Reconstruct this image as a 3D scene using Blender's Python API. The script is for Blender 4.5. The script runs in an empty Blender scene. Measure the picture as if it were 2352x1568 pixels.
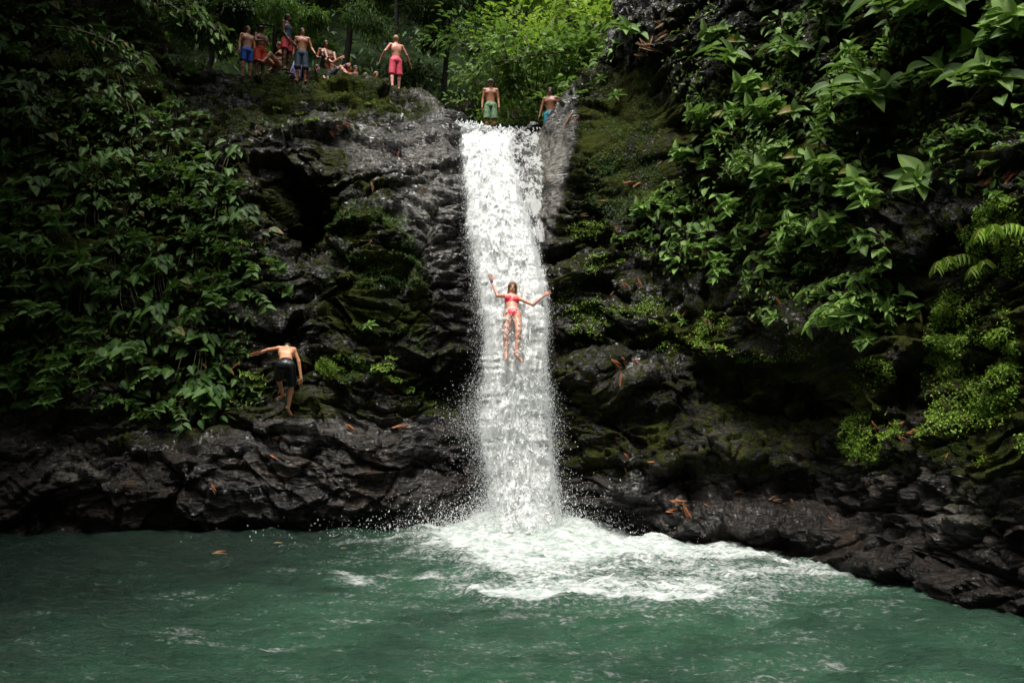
import bpy, math, random
import numpy as np
from mathutils import Vector, Matrix
from mathutils.bvhtree import BVHTree

# ------------------------------------------------------------------ camera, sky, sun, exposure
SC = bpy.context.scene
PITCH = math.radians(6.4); F = 2352*28/36.0; CH = 2.0
cam_d = bpy.data.cameras.new('camera'); cam = bpy.data.objects.new('camera', cam_d)
SC.collection.objects.link(cam); SC.camera = cam
cam_d.lens = 28; cam_d.sensor_width = 36; cam_d.clip_end = 500; cam_d.clip_start = 0.05
cam.location = (0, 0, CH); cam.rotation_euler = (math.radians(90)+PITCH, 0, 0)
SUN_EL, SUN_AZ = 71.0, 190.0      # azimuth: degrees from +Y (behind the falls) towards +X
w = bpy.data.worlds.new('World'); SC.world = w; w.use_nodes = True
nt = w.node_tree; bg = nt.nodes['Background']
sky = nt.nodes.new('ShaderNodeTexSky'); sky.sky_type = 'NISHITA'; sky.sun_disc = False
sky.sun_elevation = math.radians(SUN_EL); sky.sun_rotation = math.radians(SUN_AZ)
sky.air_density = 1.0; sky.dust_density = 4.0; sky.ozone_density = 0.6
hz = nt.nodes.new('ShaderNodeHueSaturation'); hz.inputs['Saturation'].default_value = .06   # thin overcast
nt.links.new(sky.outputs[0], hz.inputs['Color']); nt.links.new(hz.outputs[0], bg.inputs[0]); bg.inputs[1].default_value = 0.15
sd = bpy.data.lights.new('sun', 'SUN'); sun = bpy.data.objects.new('sun', sd)
SC.collection.objects.link(sun); sd.energy = 2.0; sd.angle = math.radians(12); sd.color = (1, .95, .86)
_v = Vector((math.sin(math.radians(SUN_AZ))*math.cos(math.radians(SUN_EL)),
             math.cos(math.radians(SUN_AZ))*math.cos(math.radians(SUN_EL)), math.sin(math.radians(SUN_EL))))
sun.rotation_euler = _v.to_track_quat('Z', 'Y').to_euler()
SC.view_settings.view_transform = 'Standard'; SC.view_settings.look = 'None'
SC.cycles.volume_bounces = 3
SC.view_settings.exposure = 1.0; SC.view_settings.gamma = 1

# ------------------------------------------------------------------ helpers
COL = SC.collection
rng = np.random.default_rng(7); random.seed(7)
cp, sp = math.cos(PITCH), math.sin(PITCH)
def P(px, py, Y):
    """world point(s) seen at photo position (px,py) (2352-wide) at distance Y"""
    px = np.asarray(px, float); py = np.asarray(py, float); Y = np.asarray(Y, float)
    a = (px-1176)/F; b = (784-py)/F
    dy = cp - b*sp; dz = sp + b*cp
    s = Y/dy
    return np.stack(np.broadcast_arrays(a*s, Y, CH+dz*s), -1)
def PW(px, py, z=0.0):
    px = np.asarray(px, float); py = np.asarray(py, float)
    a = (px-1176)/F; b = (784-py)/F
    s = (z-CH)/(sp + b*cp)
    return np.stack(np.broadcast_arrays(a*s, (cp-b*sp)*s, z+0*s), -1)
def proj(p):
    p = np.asarray(p, float); d = p-np.array([0, 0, CH])
    f = d[..., 1]*cp+d[..., 2]*sp; u = -d[..., 1]*sp+d[..., 2]*cp
    return 1176+F*d[..., 0]/f, 784-F*u/f
def sstep(a, b, x):
    t = np.clip((x-a)/(b-a), 0, 1); return t*t*(3-2*t)
def _hash(ix, iy, iz, seed):
    n = (ix.astype(np.uint32)*np.uint32(374761393) ^ iy.astype(np.uint32)*np.uint32(668265263) ^ iz.astype(np.uint32)*np.uint32(2147483647-58)) + np.uint32(seed*144665)
    n = (n ^ (n >> np.uint32(13)))*np.uint32(1274126177)
    n = (n ^ (n >> np.uint32(16)))*np.uint32(2246822519)
    return ((n ^ (n >> np.uint32(15))) & np.uint32(0xffffff)).astype(np.float32)/np.float32(0xffffff)
def noise(p, freq=1.0, seed=0):
    """value noise, -1..1"""
    q = np.asarray(p, np.float32)*np.asarray(freq, np.float32) + 1000.0
    i = np.floor(q).astype(np.int64); f = (q-i).astype(np.float32); f = f*f*f*(f*(f*6-15)+10)
    out = 0
    for dx in (0, 1):
        wx = f[..., 0] if dx else 1-f[..., 0]
        for dy in (0, 1):
            wy = f[..., 1] if dy else 1-f[..., 1]
            for dz in (0, 1):
                wz = f[..., 2] if dz else 1-f[..., 2]
                out = out + wx*wy*wz*_hash(i[..., 0]+dx, i[..., 1]+dy, i[..., 2]+dz, seed)
    return out*2-1
def fbm(p, freq=1.0, oct=4, seed=0, gain=.5, ridged=False):
    a, t, s = 1.0, 0, 0; freq = np.asarray(freq, np.float32)
    for o in range(oct):
        n = noise(p, freq*(2.03**o), seed+o*17)
        if ridged: n = 1-2*np.abs(n)
        t = t+a*n; s += a; a *= gain
    return t/s
def blocks(p, freq, seed):
    # piecewise planar facets: each cell has its own offset and tilt
    q = np.asarray(p, np.float32)*np.asarray(freq, np.float32)+500.0; i0 = np.floor(q).astype(np.int64); best = np.full(q.shape[:-1], 1e9, np.float32); second = best.copy(); val = np.zeros(q.shape[:-1], np.float32)
    for dx in (-1, 0, 1):
        for dy in (-1, 0, 1):
            for dz in (-1, 0, 1):
                a, b, c = i0[..., 0]+dx, i0[..., 1]+dy, i0[..., 2]+dz
                h = [_hash(a, b, c, seed+k) for k in range(6)]; ex, ey, ez = q[..., 0]-a-h[0], q[..., 1]-b-h[1], q[..., 2]-c-h[2]; d = ex*ex+ey*ey+ez*ez
                v = (h[3]-.5)*1.2+(h[4]-.5)*1.5*ex+(h[5]-.75)*1.7*ez; m = d < best; second = np.where(m, best, np.minimum(second, d)); best = np.where(m, d, best); val = np.where(m, v, val)
    crack = np.clip((np.sqrt(second)-np.sqrt(best))/.10, 0, 1); return val-.35*(1-crack)
def mesh_np(name, V, faces, mat=None, parent=None, smooth=True, attrs=None, link=True):
    V = np.asarray(V, np.float32).reshape(-1, 3); faces = np.asarray(faces, np.int32)
    k = faces.shape[1]; m = bpy.data.meshes.new(name)
    m.vertices.add(len(V)); m.vertices.foreach_set('co', V.ravel())
    m.loops.add(faces.size); m.loops.foreach_set('vertex_index', faces.ravel())
    m.polygons.add(len(faces)); m.polygons.foreach_set('loop_start', np.arange(0, faces.size, k, dtype=np.int32))
    m.polygons.foreach_set('loop_total', np.full(len(faces), k, np.int32))
    m.polygons.foreach_set('use_smooth', np.full(len(faces), smooth, bool))
    if attrs:
        for an, av in attrs.items():
            at = m.attributes.new(an, 'FLOAT', 'POINT'); at.data.foreach_set('value', np.asarray(av, np.float32).ravel())
    m.update(calc_edges=True)
    if mat: m.materials.append(mat)
    o = bpy.data.objects.new(name, m)
    if link: COL.objects.link(o)
    if parent is not None: o.parent = parent
    return o
def grid_faces(nu, nv):
    i = np.arange(nu-1)[:, None]*nv + np.arange(nv-1)[None, :]
    return np.stack([i, i+nv, i+nv+1, i+1], -1).reshape(-1, 4)
def tag(o, label=None, cat=None, group=None, kind=None):
    if label: o['label'] = label
    if cat: o['category'] = cat
    if group: o['group'] = group
    if kind: o['kind'] = kind
    return o
def empty(name, loc=(0, 0, 0)):
    o = bpy.data.objects.new(name, None); COL.objects.link(o); o.location = tuple(float(c) for c in loc); o.empty_display_size = .1
    return o
def dup(root):
    r = root.copy(); COL.objects.link(r)
    for ch in list(root.children):
        c = ch.copy(); COL.objects.link(c); c.parent = r
        for g in list(ch.children):
            d = g.copy(); COL.objects.link(d); d.parent = c
    return r
def tube(pts, radii, n=7):
    pts = np.asarray(pts, float); radii = np.asarray(radii, float); V = []; N = len(pts)
    for i in range(N):
        t = pts[min(i+1, N-1)]-pts[max(i-1, 0)]; t = t/(np.linalg.norm(t)+1e-9)
        a = np.cross(t, (0.3, .8, .5)); a /= np.linalg.norm(a); b = np.cross(t, a)
        th = np.arange(n)*2*math.pi/n
        V.append(pts[i]+radii[i]*(np.cos(th)[:, None]*a+np.sin(th)[:, None]*b))
    V = np.concatenate(V); f = []
    for i in range(N-1):
        for k in range(n):
            f.append((i*n+k, i*n+(k+1) % n, (i+1)*n+(k+1) % n, (i+1)*n+k))
    return V, np.array(f)

# ------------------------------------------------------------------ materials
class NT:
    def __init__(s, name):
        s.m = bpy.data.materials.new(name); s.m.use_nodes = True; s.t = s.m.node_tree; s.n = s.t.nodes
        s.b = s.n['Principled BSDF']; s.out = s.n['Material Output']
    def new(s, typ, **k):
        x = s.n.new('ShaderNode'+typ)
        for a, v in k.items(): setattr(x, a, v)
        return x
    def link(s, a, b): s.t.links.new(a, b)
    def setin(s, node, key, v):
        if hasattr(v, 'is_output'): s.link(v, node.inputs[key])
        else: node.inputs[key].default_value = v
    def coord(s, scale=(1, 1, 1), rot=(0, 0, 0)):
        tc = s.new('TexCoord'); mp = s.new('Mapping'); s.link(tc.outputs['Object'], mp.inputs[0])
        mp.inputs['Scale'].default_value = scale; mp.inputs['Rotation'].default_value = rot; return mp.outputs[0]
    def noise(s, vec, scale, detail=6, rough=.6, dist=0):
        x = s.new('TexNoise'); s.link(vec, x.inputs['Vector']); x.inputs['Scale'].default_value = scale
        x.inputs['Detail'].default_value = detail; x.inputs['Roughness'].default_value = rough; x.inputs['Distortion'].default_value = dist
        return x.outputs[0]
    def math(s, op, a, b=0.0, c=0.0, clamp=False):
        x = s.new('Math', operation=op, use_clamp=clamp)
        for i, v in enumerate((a, b, c)): s.setin(x, i, v)
        return x.outputs[0]
    def ramp(s, fac, lo, hi, a=0.0, b=1.0):
        x = s.new('MapRange', interpolation_type='SMOOTHSTEP'); s.link(fac, x.inputs[0])
        x.inputs[1].default_value = lo; x.inputs[2].default_value = hi; x.inputs[3].default_value = a; x.inputs[4].default_value = b
        return x.outputs[0]
    def mix(s, fac, a, b):
        x = s.new('Mix', data_type='RGBA'); s.setin(x, 0, fac)
        s.setin(x, 6, a if hasattr(a, 'is_output') else (*a, 1)); s.setin(x, 7, b if hasattr(b, 'is_output') else (*b, 1)); return x.outputs[2]
    def mixf(s, fac, a, b):
        x = s.new('Mix', data_type='FLOAT'); s.setin(x, 0, fac); s.setin(x, 2, a); s.setin(x, 3, b); return x.outputs[0]
    def attr(s, name): return s.new('Attribute', attribute_name=name).outputs['Fac']
    def bump(s, h, strength=.5, dist=.05, normal=None):
        x = s.new('Bump'); s.link(h, x.inputs['Height']); x.inputs['Strength'].default_value = strength; x.inputs['Distance'].default_value = dist
        if normal is not None: s.link(normal, x.inputs['Normal'])
        return x.outputs[0]
    def set(s, **k):
        for a, v in k.items():
            key = a.replace('_', ' ')
            if isinstance(v, tuple) and len(v) == 3: v = (*v, 1)
            s.setin(s.b, key, v)

def mat_rock():
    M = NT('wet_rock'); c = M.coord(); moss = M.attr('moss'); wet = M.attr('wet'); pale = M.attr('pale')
    n0 = M.noise(c, .55, 4, .6); n1 = M.noise(c, 1.6, 8, .62); n2 = M.noise(c, 6, 8, .62); n3 = M.noise(c, 38, 6, .6)
    cs = M.coord((1, 1, 3.4), (0, math.radians(-20), 0)); ns = M.noise(cs, 3.2, 9, .6, .9)
    rock = M.mix(M.ramp(n1, .38, .64), (.005, .004, .0032), (.015, .011, .0085))
    rock = M.mix(M.ramp(ns, .52, .68), rock, (.033, .024, .017))
    rock = M.mix(M.ramp(M.noise(c, .9, 5, .6, .5), .56, .70), rock, (.030, .018, .009))
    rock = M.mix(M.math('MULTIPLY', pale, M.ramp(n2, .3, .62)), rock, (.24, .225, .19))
    mossc = M.mix(M.ramp(n1, .35, .62), (.011, .018, .003), (.052, .060, .010))
    mossc = M.mix(M.ramp(n3, .5, .72), mossc, (.085, .105, .016))
    mfac = M.math('ADD', moss, M.math('MULTIPLY', M.math('SUBTRACT', n2, .5), 1.5))
    mfac = M.ramp(mfac, .36, .62)
    M.set(Base_Color=M.mix(mfac, rock, mossc)); M.set(Roughness=M.mixf(mfac, .5, .95)); M.set(Specular_IOR_Level=M.mixf(mfac, .12, .08))
    rgh = M.ramp(n0, .4, .62, .35, 1.0)      # some faces are smooth and sheeted with water, others are broken up
    h = M.math('ADD', M.math('MULTIPLY', ns, 1.0), M.math('MULTIPLY', rgh, M.math('ADD', M.math('MULTIPLY', n2, .6), M.math('MULTIPLY', n3, .10))))
    h = M.math('ADD', h, M.math('MULTIPLY', mfac, M.math('MULTIPLY', n3, .6)))
    nb = M.bump(h, 1.0, .16); M.set(Normal=nb, Coat_Normal=nb, Coat_Weight=M.mixf(mfac, wet, 0.0), Coat_Roughness=M.ramp(n2, .35, .7, .05, .17)); M.b.inputs['Coat IOR'].default_value = 1.5
    return M.m
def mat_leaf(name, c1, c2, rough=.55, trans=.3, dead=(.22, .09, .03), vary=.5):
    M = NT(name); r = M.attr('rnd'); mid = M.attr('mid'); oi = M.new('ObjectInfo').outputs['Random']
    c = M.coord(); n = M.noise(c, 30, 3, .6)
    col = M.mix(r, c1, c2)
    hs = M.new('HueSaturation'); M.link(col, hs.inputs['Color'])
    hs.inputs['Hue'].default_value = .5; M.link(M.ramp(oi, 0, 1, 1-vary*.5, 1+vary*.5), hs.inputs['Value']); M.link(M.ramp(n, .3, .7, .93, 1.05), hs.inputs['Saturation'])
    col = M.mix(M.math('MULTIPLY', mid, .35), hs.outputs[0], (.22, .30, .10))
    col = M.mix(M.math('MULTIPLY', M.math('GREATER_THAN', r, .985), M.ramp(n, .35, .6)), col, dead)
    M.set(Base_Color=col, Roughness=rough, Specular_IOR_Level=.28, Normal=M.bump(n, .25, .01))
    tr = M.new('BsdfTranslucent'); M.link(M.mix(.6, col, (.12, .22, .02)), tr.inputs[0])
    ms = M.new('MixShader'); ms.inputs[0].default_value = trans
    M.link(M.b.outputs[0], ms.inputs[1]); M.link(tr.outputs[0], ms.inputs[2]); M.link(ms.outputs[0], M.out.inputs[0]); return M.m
def mat_simple(name, col, rough=.6, spec=.4, var=.25, scale=14, bump=.2, bscale=60, col2=None):
    M = NT(name); c = M.coord(); n = M.noise(c, scale, 5, .6); nb = M.noise(c, bscale, 4, .6)
    c2 = col2 or tuple(x*(1-var) for x in col)
    M.set(Base_Color=M.mix(M.ramp(n, .35, .65), col, c2), Roughness=rough, Specular_IOR_Level=spec, Normal=M.bump(nb, bump, .01)); return M.m
def mat_skin(name, col, wet=.42):
    M = NT(name); c = M.coord(); n = M.noise(c, 9, 4, .6)
    red = (min(1, col[0]*1.12), col[1]*.82, col[2]*.78)
    M.set(Base_Color=M.mix(M.ramp(n, .35, .7), col, red), Roughness=wet, Specular_IOR_Level=.45, Normal=M.bump(M.noise(c, 90, 3), .08, .004))
    M.b.inputs['Subsurface Weight'].default_value = .12; M.b.inputs['Subsurface Radius'].default_value = (.02, .008, .004)
    return M.m
def mat_fall(name, k=1.0, seed=0, hole=.45, amax=1.0):
    M = NT(name); dens = M.attr('dens')
    c = M.coord((1, .5, .22)); off = M.new('VectorMath', operation='ADD'); M.link(c, off.inputs[0]); off.inputs[1].default_value = (seed*3.1, seed*1.7, seed*5.3); c = off.outputs[0]
    n1 = M.noise(c, 4.0, 7, .65, .4); n2 = M.noise(c, 17, 6, .68, .3); n3 = M.noise(c, 60, 4, .6)
    nn = M.math('ADD', M.math('MULTIPLY', n1, .55), M.math('ADD', M.math('MULTIPLY', n2, .4), M.math('MULTIPLY', n3, .25)))
    a = M.math('ADD', dens, M.math('MULTIPLY', M.math('SUBTRACT', nn, .6), 3.4))
    alpha = M.ramp(a, hole-.16, hole+.16, 0.0, amax)
    M.set(Base_Color=M.mix(M.ramp(n2, .3, .62), (.70, .73, .72), (.84, .85, .84)), Roughness=.35, Specular_IOR_Level=.5)
    M.set(Normal=M.bump(M.math('ADD', n2, M.math('MULTIPLY', n3, .35)), .6, .06))
    tr = M.new('BsdfTranslucent'); tr.inputs[0].default_value = (.85, .87, .86, 1)
    ms = M.new('MixShader'); ms.inputs[0].default_value = .18; M.link(M.b.outputs[0], ms.inputs[1]); M.link(tr.outputs[0], ms.inputs[2])
    tp = M.new('BsdfTransparent'); m2 = M.new('MixShader'); M.link(alpha, m2.inputs[0]); M.link(tp.outputs[0], m2.inputs[1]); M.link(ms.outputs[0], m2.inputs[2])
    M.link(m2.outputs[0], M.out.inputs[0]); return M.m
def mat_drop():
    M = NT('white_droplets'); M.set(Base_Color=(.85, .87, .87), Roughness=.25, Specular_IOR_Level=.5)
    tr = M.new('BsdfTranslucent'); tr.inputs[0].default_value = (.85, .87, .86, 1)
    ms = M.new('MixShader'); ms.inputs[0].default_value = .4; M.link(M.b.outputs[0], ms.inputs[1]); M.link(tr.outputs[0], ms.inputs[2]); M.link(ms.outputs[0], M.out.inputs[0]); return M.m
def mat_pool():
    M = NT('green_pool_water'); foam = M.attr('foam'); milk = M.attr('milk')
    c = M.coord((.55, 1.25, 1)); n1 = M.noise(c, 1.6, 8, .62, .6); n2 = M.noise(c, 7, 7, .65, .5); n3 = M.noise(c, 26, 5, .62)
    nn = M.math('ADD', M.math('MULTIPLY', n1, .45), M.math('ADD', M.math('MULTIPLY', n2, .4), M.math('MULTIPLY', n3, .28)))
    f = M.math('ADD', foam, M.math('MULTIPLY', M.math('SUBTRACT', nn, .565), 3.0)); f = M.math('ADD', f, M.math('MULTIPLY', M.math('SUBTRACT', n3, .42), M.math('MULTIPLY', milk, 2.0))); f = M.ramp(f, .22, 1.15)
    deep = M.mix(M.ramp(n1, .35, .7), (.0012, .0085, .0045), (.0022, .015, .0075))
    deep = M.mix(M.math('MULTIPLY', milk, M.ramp(n1, .3, .6, .6, 1.0)), deep, (.040, .118, .066))
    col = M.mix(f, deep, M.mix(M.ramp(n2, .3, .6), (.28, .37, .32), (.67, .70, .68)))
    M.set(Base_Color=col, Roughness=M.mixf(f, .09, .6), IOR=1.33, Specular_IOR_Level=.5)
    cb = M.coord((.6, 1.5, 1), (0, 0, math.radians(6))); b1 = M.noise(cb, 9, 6, .62, .6); b2 = M.noise(cb, 34, 4, .6)
    h = M.math('ADD', b1, M.math('MULTIPLY', b2, .3))
    M.set(Normal=M.bump(M.math('ADD', h, M.math('MULTIPLY', f, M.math('MULTIPLY', n2, 1.2))), .9, .09)); return M.m

ROCK = mat_rock(); FALL1 = mat_fall('falling_white_water', seed=0, hole=.22); FALL2 = mat_fall('falling_froth', seed=3, hole=.62); FILM = mat_fall('thin_water_film', seed=6, hole=.68, amax=.5)
DROP = mat_drop(); POOL = mat_pool()
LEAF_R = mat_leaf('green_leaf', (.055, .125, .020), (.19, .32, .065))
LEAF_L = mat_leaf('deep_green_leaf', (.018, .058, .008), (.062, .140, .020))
LEAF_Y = mat_leaf('sun_toned_leaf', (.18, .32, .02), (.42, .56, .06), trans=.5)  # sunlight on the far foliage, painted into a brighter leaf colour
LEAF_D = mat_leaf('shade_toned_leaf', (.010, .030, .010), (.024, .062, .018), trans=.25)  # forest shade painted into a darker leaf colour
LEAF_M = mat_leaf('herb_leaf', (.09, .17, .014), (.23, .37, .035), trans=.35)
STEM = mat_simple('green_brown_stem', (.07, .06, .03), .7)
BARK = mat_simple('dark_bark', (.010, .008, .006), .85, bump=.8, bscale=18)
DRY = mat_simple('dry_orange_leaf', (.40, .16, .065), .6, .3, .6, 12)
DRY2 = mat_simple('dry_tan_husk', (.34, .20, .11), .7, .3, .4, 20)

# ------------------------------------------------------------------ the cliff
def yw(px, py): return PW(px, py)[..., 1]
COLS = {   # px : waterline py, [(py, Y)...from low to high], last is the crest
 -700: (1245, [(1100, 14.6), (700, 15.2), (300, 16), (-300, 18)]),
 -300: (1238, [(1120, 15.0), (1000, 15.2), (700, 15.8), (400, 16.8), (0, 18), (-350, 20)]),
 0:   (1230, [(1150, 15.6), (1060, 15.9), (960, 16.4), (900, 16.4), (600, 17.0), (300, 18.2), (100, 19.2), (-300, 22)]),
 200: (1222, [(1130, 15.8), (1050, 16.2), (980, 16.6), (850, 16.6), (600, 17.3), (300, 18.7), (150, 20), (20, 22), (-120, 24)]),
 400: (1216, [(1120, 16.2), (1050, 16.4), (980, 16.9), (800, 17.1), (600, 17.8), (400, 18.8), (250, 20.4), (150, 22.3), (125, 23)]),
 550: (1214, [(1150, 16.3), (1040, 16.3), (985, 16.8), (850, 17.1), (700, 17.5), (550, 18.1), (400, 19), (300, 20), (220, 22), (170, 23)]),
 700: (1212, [(1150, 16.2), (1010, 16.4), (980, 16.9), (890, 17.1), (720, 17.6), (590, 18.1), (400, 19.2), (300, 20.4), (230, 22), (175, 23.2)]),
 850: (1212, [(1150, 16.2), (1010, 16.4), (970, 16.8), (870, 17.1), (700, 17.3), (500, 18.1), (400, 19.3), (300, 20.8), (240, 22.3), (189, 23.4)]),
 930: (1212, [(1150, 16.3), (1010, 16.5), (950, 16.9), (800, 17.2), (650, 17.6), (500, 18.3), (380, 19.6), (300, 21), (225, 23.3)]),
 1000: (1212, [(1150, 16.6), (1000, 16.8), (900, 17.1), (800, 17.3), (600, 17.9), (450, 18.8), (350, 20.2), (290, 21.6), (243, 23)]),
 1042: (1214, [(1150, 16.9), (1000, 17.0), (800, 17.4), (600, 18.0), (450, 19), (350, 20.6), (300, 21.8), (278, 22.3)]),
 1075: (1218, [(1150, 17.0), (1000, 17.1), (800, 17.5), (640, 18.1), (450, 19.3), (350, 21), (310, 21.9), (300, 22.3)]),
 1170: (1220, [(1150, 17.0), (1000, 17.1), (800, 17.5), (640, 18.1), (450, 19.3), (350, 21), (318, 21.8), (307, 22.3)]),
 1232: (1224, [(1150, 16.8), (1000, 16.9), (800, 17.3), (640, 17.9), (500, 18.6), (400, 19.6), (330, 20.9), (303, 21.6)]),
 1262: (1226, [(1150, 16.4), (1000, 16.7), (800, 17.1), (640, 17.6), (500, 18.1), (400, 18.9), (320, 20.2), (272, 20.9)]),
 1300: (1228, [(1150, 15.9), (1000, 16.4), (820, 16.9), (640, 17.4), (500, 18.0), (400, 18.6), (300, 19.8), (225, 20.8)]),
 1400: (1233, [(1140, 15.0), (1100, 15.3), (1000, 15.9), (830, 16.2), (800, 16.7), (640, 17.2), (560, 17.4), (530, 17.9), (300, 18.9), (120, 20.4)]),
 1470: (1238, [(1140, 14.7), (1105, 15.2), (1000, 15.7), (830, 16.0), (780, 16.5), (640, 16.9), (530, 17.5), (300, 18.3), (60, 19.2), (-110, 20.4)]),
 1560: (1246, [(1160, 14.3), (1125, 14.9), (1000, 15.2), (840, 15.5), (780, 16.1), (600, 16.6), (300, 17.5), (0, 18.4), (-400, 20)]),
 1700: (1264, [(1180, 13.6), (1140, 14.3), (1000, 14.7), (840, 14.9), (760, 14.7), (600, 15.2), (300, 16), (0, 16.9), (-400, 19)]),
 1900: (1292, [(1220, 12.4), (1175, 13.0), (1080, 13.3), (850, 13.4), (740, 12.9), (600, 13.2), (300, 14), (0, 14.9), (-400, 17)]),
 2100: (1345, [(1260, 11.0), (1150, 11.2), (1020, 11.4), (850, 11.7), (740, 12.0), (600, 11.9), (300, 12.5), (0, 13.1), (-400, 15)]),
 2350: (1430, [(1300, 8.9), (1200, 9.1), (1000, 9.4), (700, 10), (400, 10.3), (0, 11.1), (-400, 13)]),
 2800: (1640, [(1300, 6.5), (1000, 6.8), (400, 8), (-400, 10)]),
 3300: (1900, [(1300, 4.8), (1000, 5.2), (400, 6), (-400, 8)]),
}
keys = sorted(COLS); NR = 26
ctrl = []
for k in keys:
    wl, pts = COLS[k]; pys = [wl]+[a for a, b in pts]; Ys = [float(yw(k, wl))]+[b for a, b in pts]
    crest = pys[-1]; t = np.linspace(0, 1, NR)
    py = wl+(crest-wl)*t; Y = np.interp(-py, -np.array(pys, float), Ys)
    q = P(np.full(NR, k), py, Y)
    low = q[0]+np.array([0, -.8, -1.6])
    c = q[-1]
    back = [c+np.array([0, 1.2, .02]), c+np.array([0, 3.5, -.25]), c+np.array([0, 9, -.5]), c+np.array([0, 26, -.5])]
    ctrl.append(np.concatenate([[low], q, back]))
ctrl = np.array(ctrl)                                   # (ncol, nrow, 3)
def resample(C, keysx, newx):
    """Catmull-Rom-ish (monotone enough) interpolation along axis 0"""
    keysx = np.asarray(keysx, float); i = np.clip(np.searchsorted(keysx, newx, 'right')-1, 0, len(keysx)-2)
    x0, x1 = keysx[i], keysx[i+1]; t = ((newx-x0)/(x1-x0)).reshape(-1, *([1]*(C.ndim-1)))
    sl = np.zeros_like(C); d = np.diff(C, axis=0)/np.diff(keysx).reshape(-1, *([1]*(C.ndim-1)))
    sl[1:-1] = (d[1:]+d[:-1])/2; sl[0] = d[0]; sl[-1] = d[-1]
    same = np.zeros_like(C, bool); same[1:-1] = d[1:]*d[:-1] < 0; sl[same] = sl[same]*.3
    h = (x1-x0).reshape(t.shape); t2, t3 = t*t, t*t*t
    return (2*t3-3*t2+1)*C[i]+(t3-2*t2+t)*h*sl[i]+(-2*t3+3*t2)*C[i+1]+(t3-t2)*h*sl[i+1]
newx = np.concatenate([np.linspace(-700, -90, 110, endpoint=False), np.linspace(-90, 2440, 1000, endpoint=False), np.linspace(2440, 3300, 150)])
G = resample(ctrl, keys, newx)
rows = np.concatenate([np.linspace(0, 1, 12, endpoint=False), np.linspace(1, NR, 640, endpoint=False), np.linspace(NR, NR+1, 22, endpoint=False), np.linspace(NR+1, NR+4, 30)])
G = resample(np.swapaxes(G, 0, 1), np.arange(ctrl.shape[1]), rows).swapaxes(0, 1)     # (nx, nr, 3)
# large features, metres toward (+) or away from (-) the viewer; placed on the face at their photo position
FEAT = [(700, 480, 84, 80, -2.1, 3), (672, 545, 50, 62, -1.3, 3), (655, 420, 40, 40, -.8, 2), (870, 640, 115, 150, .45, 2), (905, 520, 90, 60, .2, 2),
        (1000, 890, 90, 105, -.75, 2), (955, 1085, 110, 50, -.5, 2), (650, 690, 150, 26, -.6, 2), (560, 740, 70, 45, .25, 3), (640, 775, 60, 30, -.3, 3), (780, 840, 85, 55, .22, 4), (885, 850, 60, 50, .18, 4),
        (760, 940, 130, 40, .15, 3), (610, 960, 80, 30, .15, 3), (400, 1110, 200, 60, .3, 2), (880, 1060, 170, 60, .15, 2), (480, 1010, 160, 25, -.4, 2),
        (1800, 900, 230, 95, -.7, 3), (1690, 1090, 200, 30, -.3, 3), (1625, 1035, 95, 92, .55, 4), (1510, 890, 95, 72, .35, 4), (1415, 900, 60, 120, .2, 3), (1520, 1050, 60, 60, .3, 3), (1800, 1020, 130, 90, .3, 3),
        (2160, 700, 140, 48, -1.0, 3), (2090, 780, 75, 55, .35, 3), (2240, 860, 95, 140, .4, 2), (2030, 990, 85, 62, .5, 3), (1960, 930, 60, 60, -.6, 3), (2120, 900, 60, 50, -.6, 3), (2090, 1100, 95, 75, .5, 4), (2200, 1090, 60, 50, -.4, 2),
        (2300, 1040, 80, 70, .35, 3), (1600, 760, 100, 60, .3, 2), (1800, 740, 120, 50, .3, 3), (1290, 590, 40, 28, -.5, 3), (1330, 640, 45, 50, .3, 3), (1345, 840, 45, 25, .25, 4), (1350, 910, 50, 35, .25, 4), (1400, 790, 60, 30, -.3, 3),
        (1480, 200, 60, 120, -.3, 2), (1300, 480, 30, 70, .15, 2), (2000, 1180, 120, 40, -.3, 3), (2250, 1250, 90, 50, .3, 3), (850, 230, 130, 30, .2, 2), (700, 330, 120, 30, .25, 2), (930, 290, 70, 30, -.3, 2), (600, 300, 90, 25, .2, 2), (860, 400, 90, 40, .3, 2)]
def feats(p, table):
    u, v = proj(p); d = np.zeros(u.shape)
    wu = u+14*noise(p, .9, 91)+6*noise(p, 2.7, 92); wv = v+12*noise(p, 1.1, 93)+6*noise(p, 3.1, 94)
    for (cx, cy, rx, ry, a, s) in table:
        r = ((wu-cx)/rx)**2+((wv-cy)/ry)**2; d += a*np.exp(-(r**(s/2.0))*1.2)
    return d, u, v
d0, U, Vv = feats(G, FEAT)
face = np.zeros(len(rows)); face[:] = sstep(.2, 1.2, rows)*(1-sstep(NR-.6, NR+.6, rows)*.75); face = face[None, :]
G[..., 1] -= d0*face
def gnormals(G):
    du = np.gradient(G, axis=0); dv = np.gradient(G, axis=1); n = np.cross(du, dv); n /= (np.linalg.norm(n, axis=-1, keepdims=True)+1e-9)
    return n
N0 = gnormals(G)
if N0[600, 300, 1] > 0: N0 = -N0
for _ in range(10):
    N0[1:-1, 1:-1] = (N0[2:, 1:-1]+N0[:-2, 1:-1]+N0[1:-1, 2:]+N0[1:-1, :-2])/4
N0 /= (np.linalg.norm(N0, axis=-1, keepdims=True)+1e-9)
W = G+.5*np.stack([noise(G, .7, 1), noise(G, .7, 2), noise(G, .7, 3)], -1)
big = fbm(W, .35, 3, 11)*.35
mid = fbm(W, (1.1, 1.1, 1.7), 5, 21, .55, True)*.20
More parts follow.
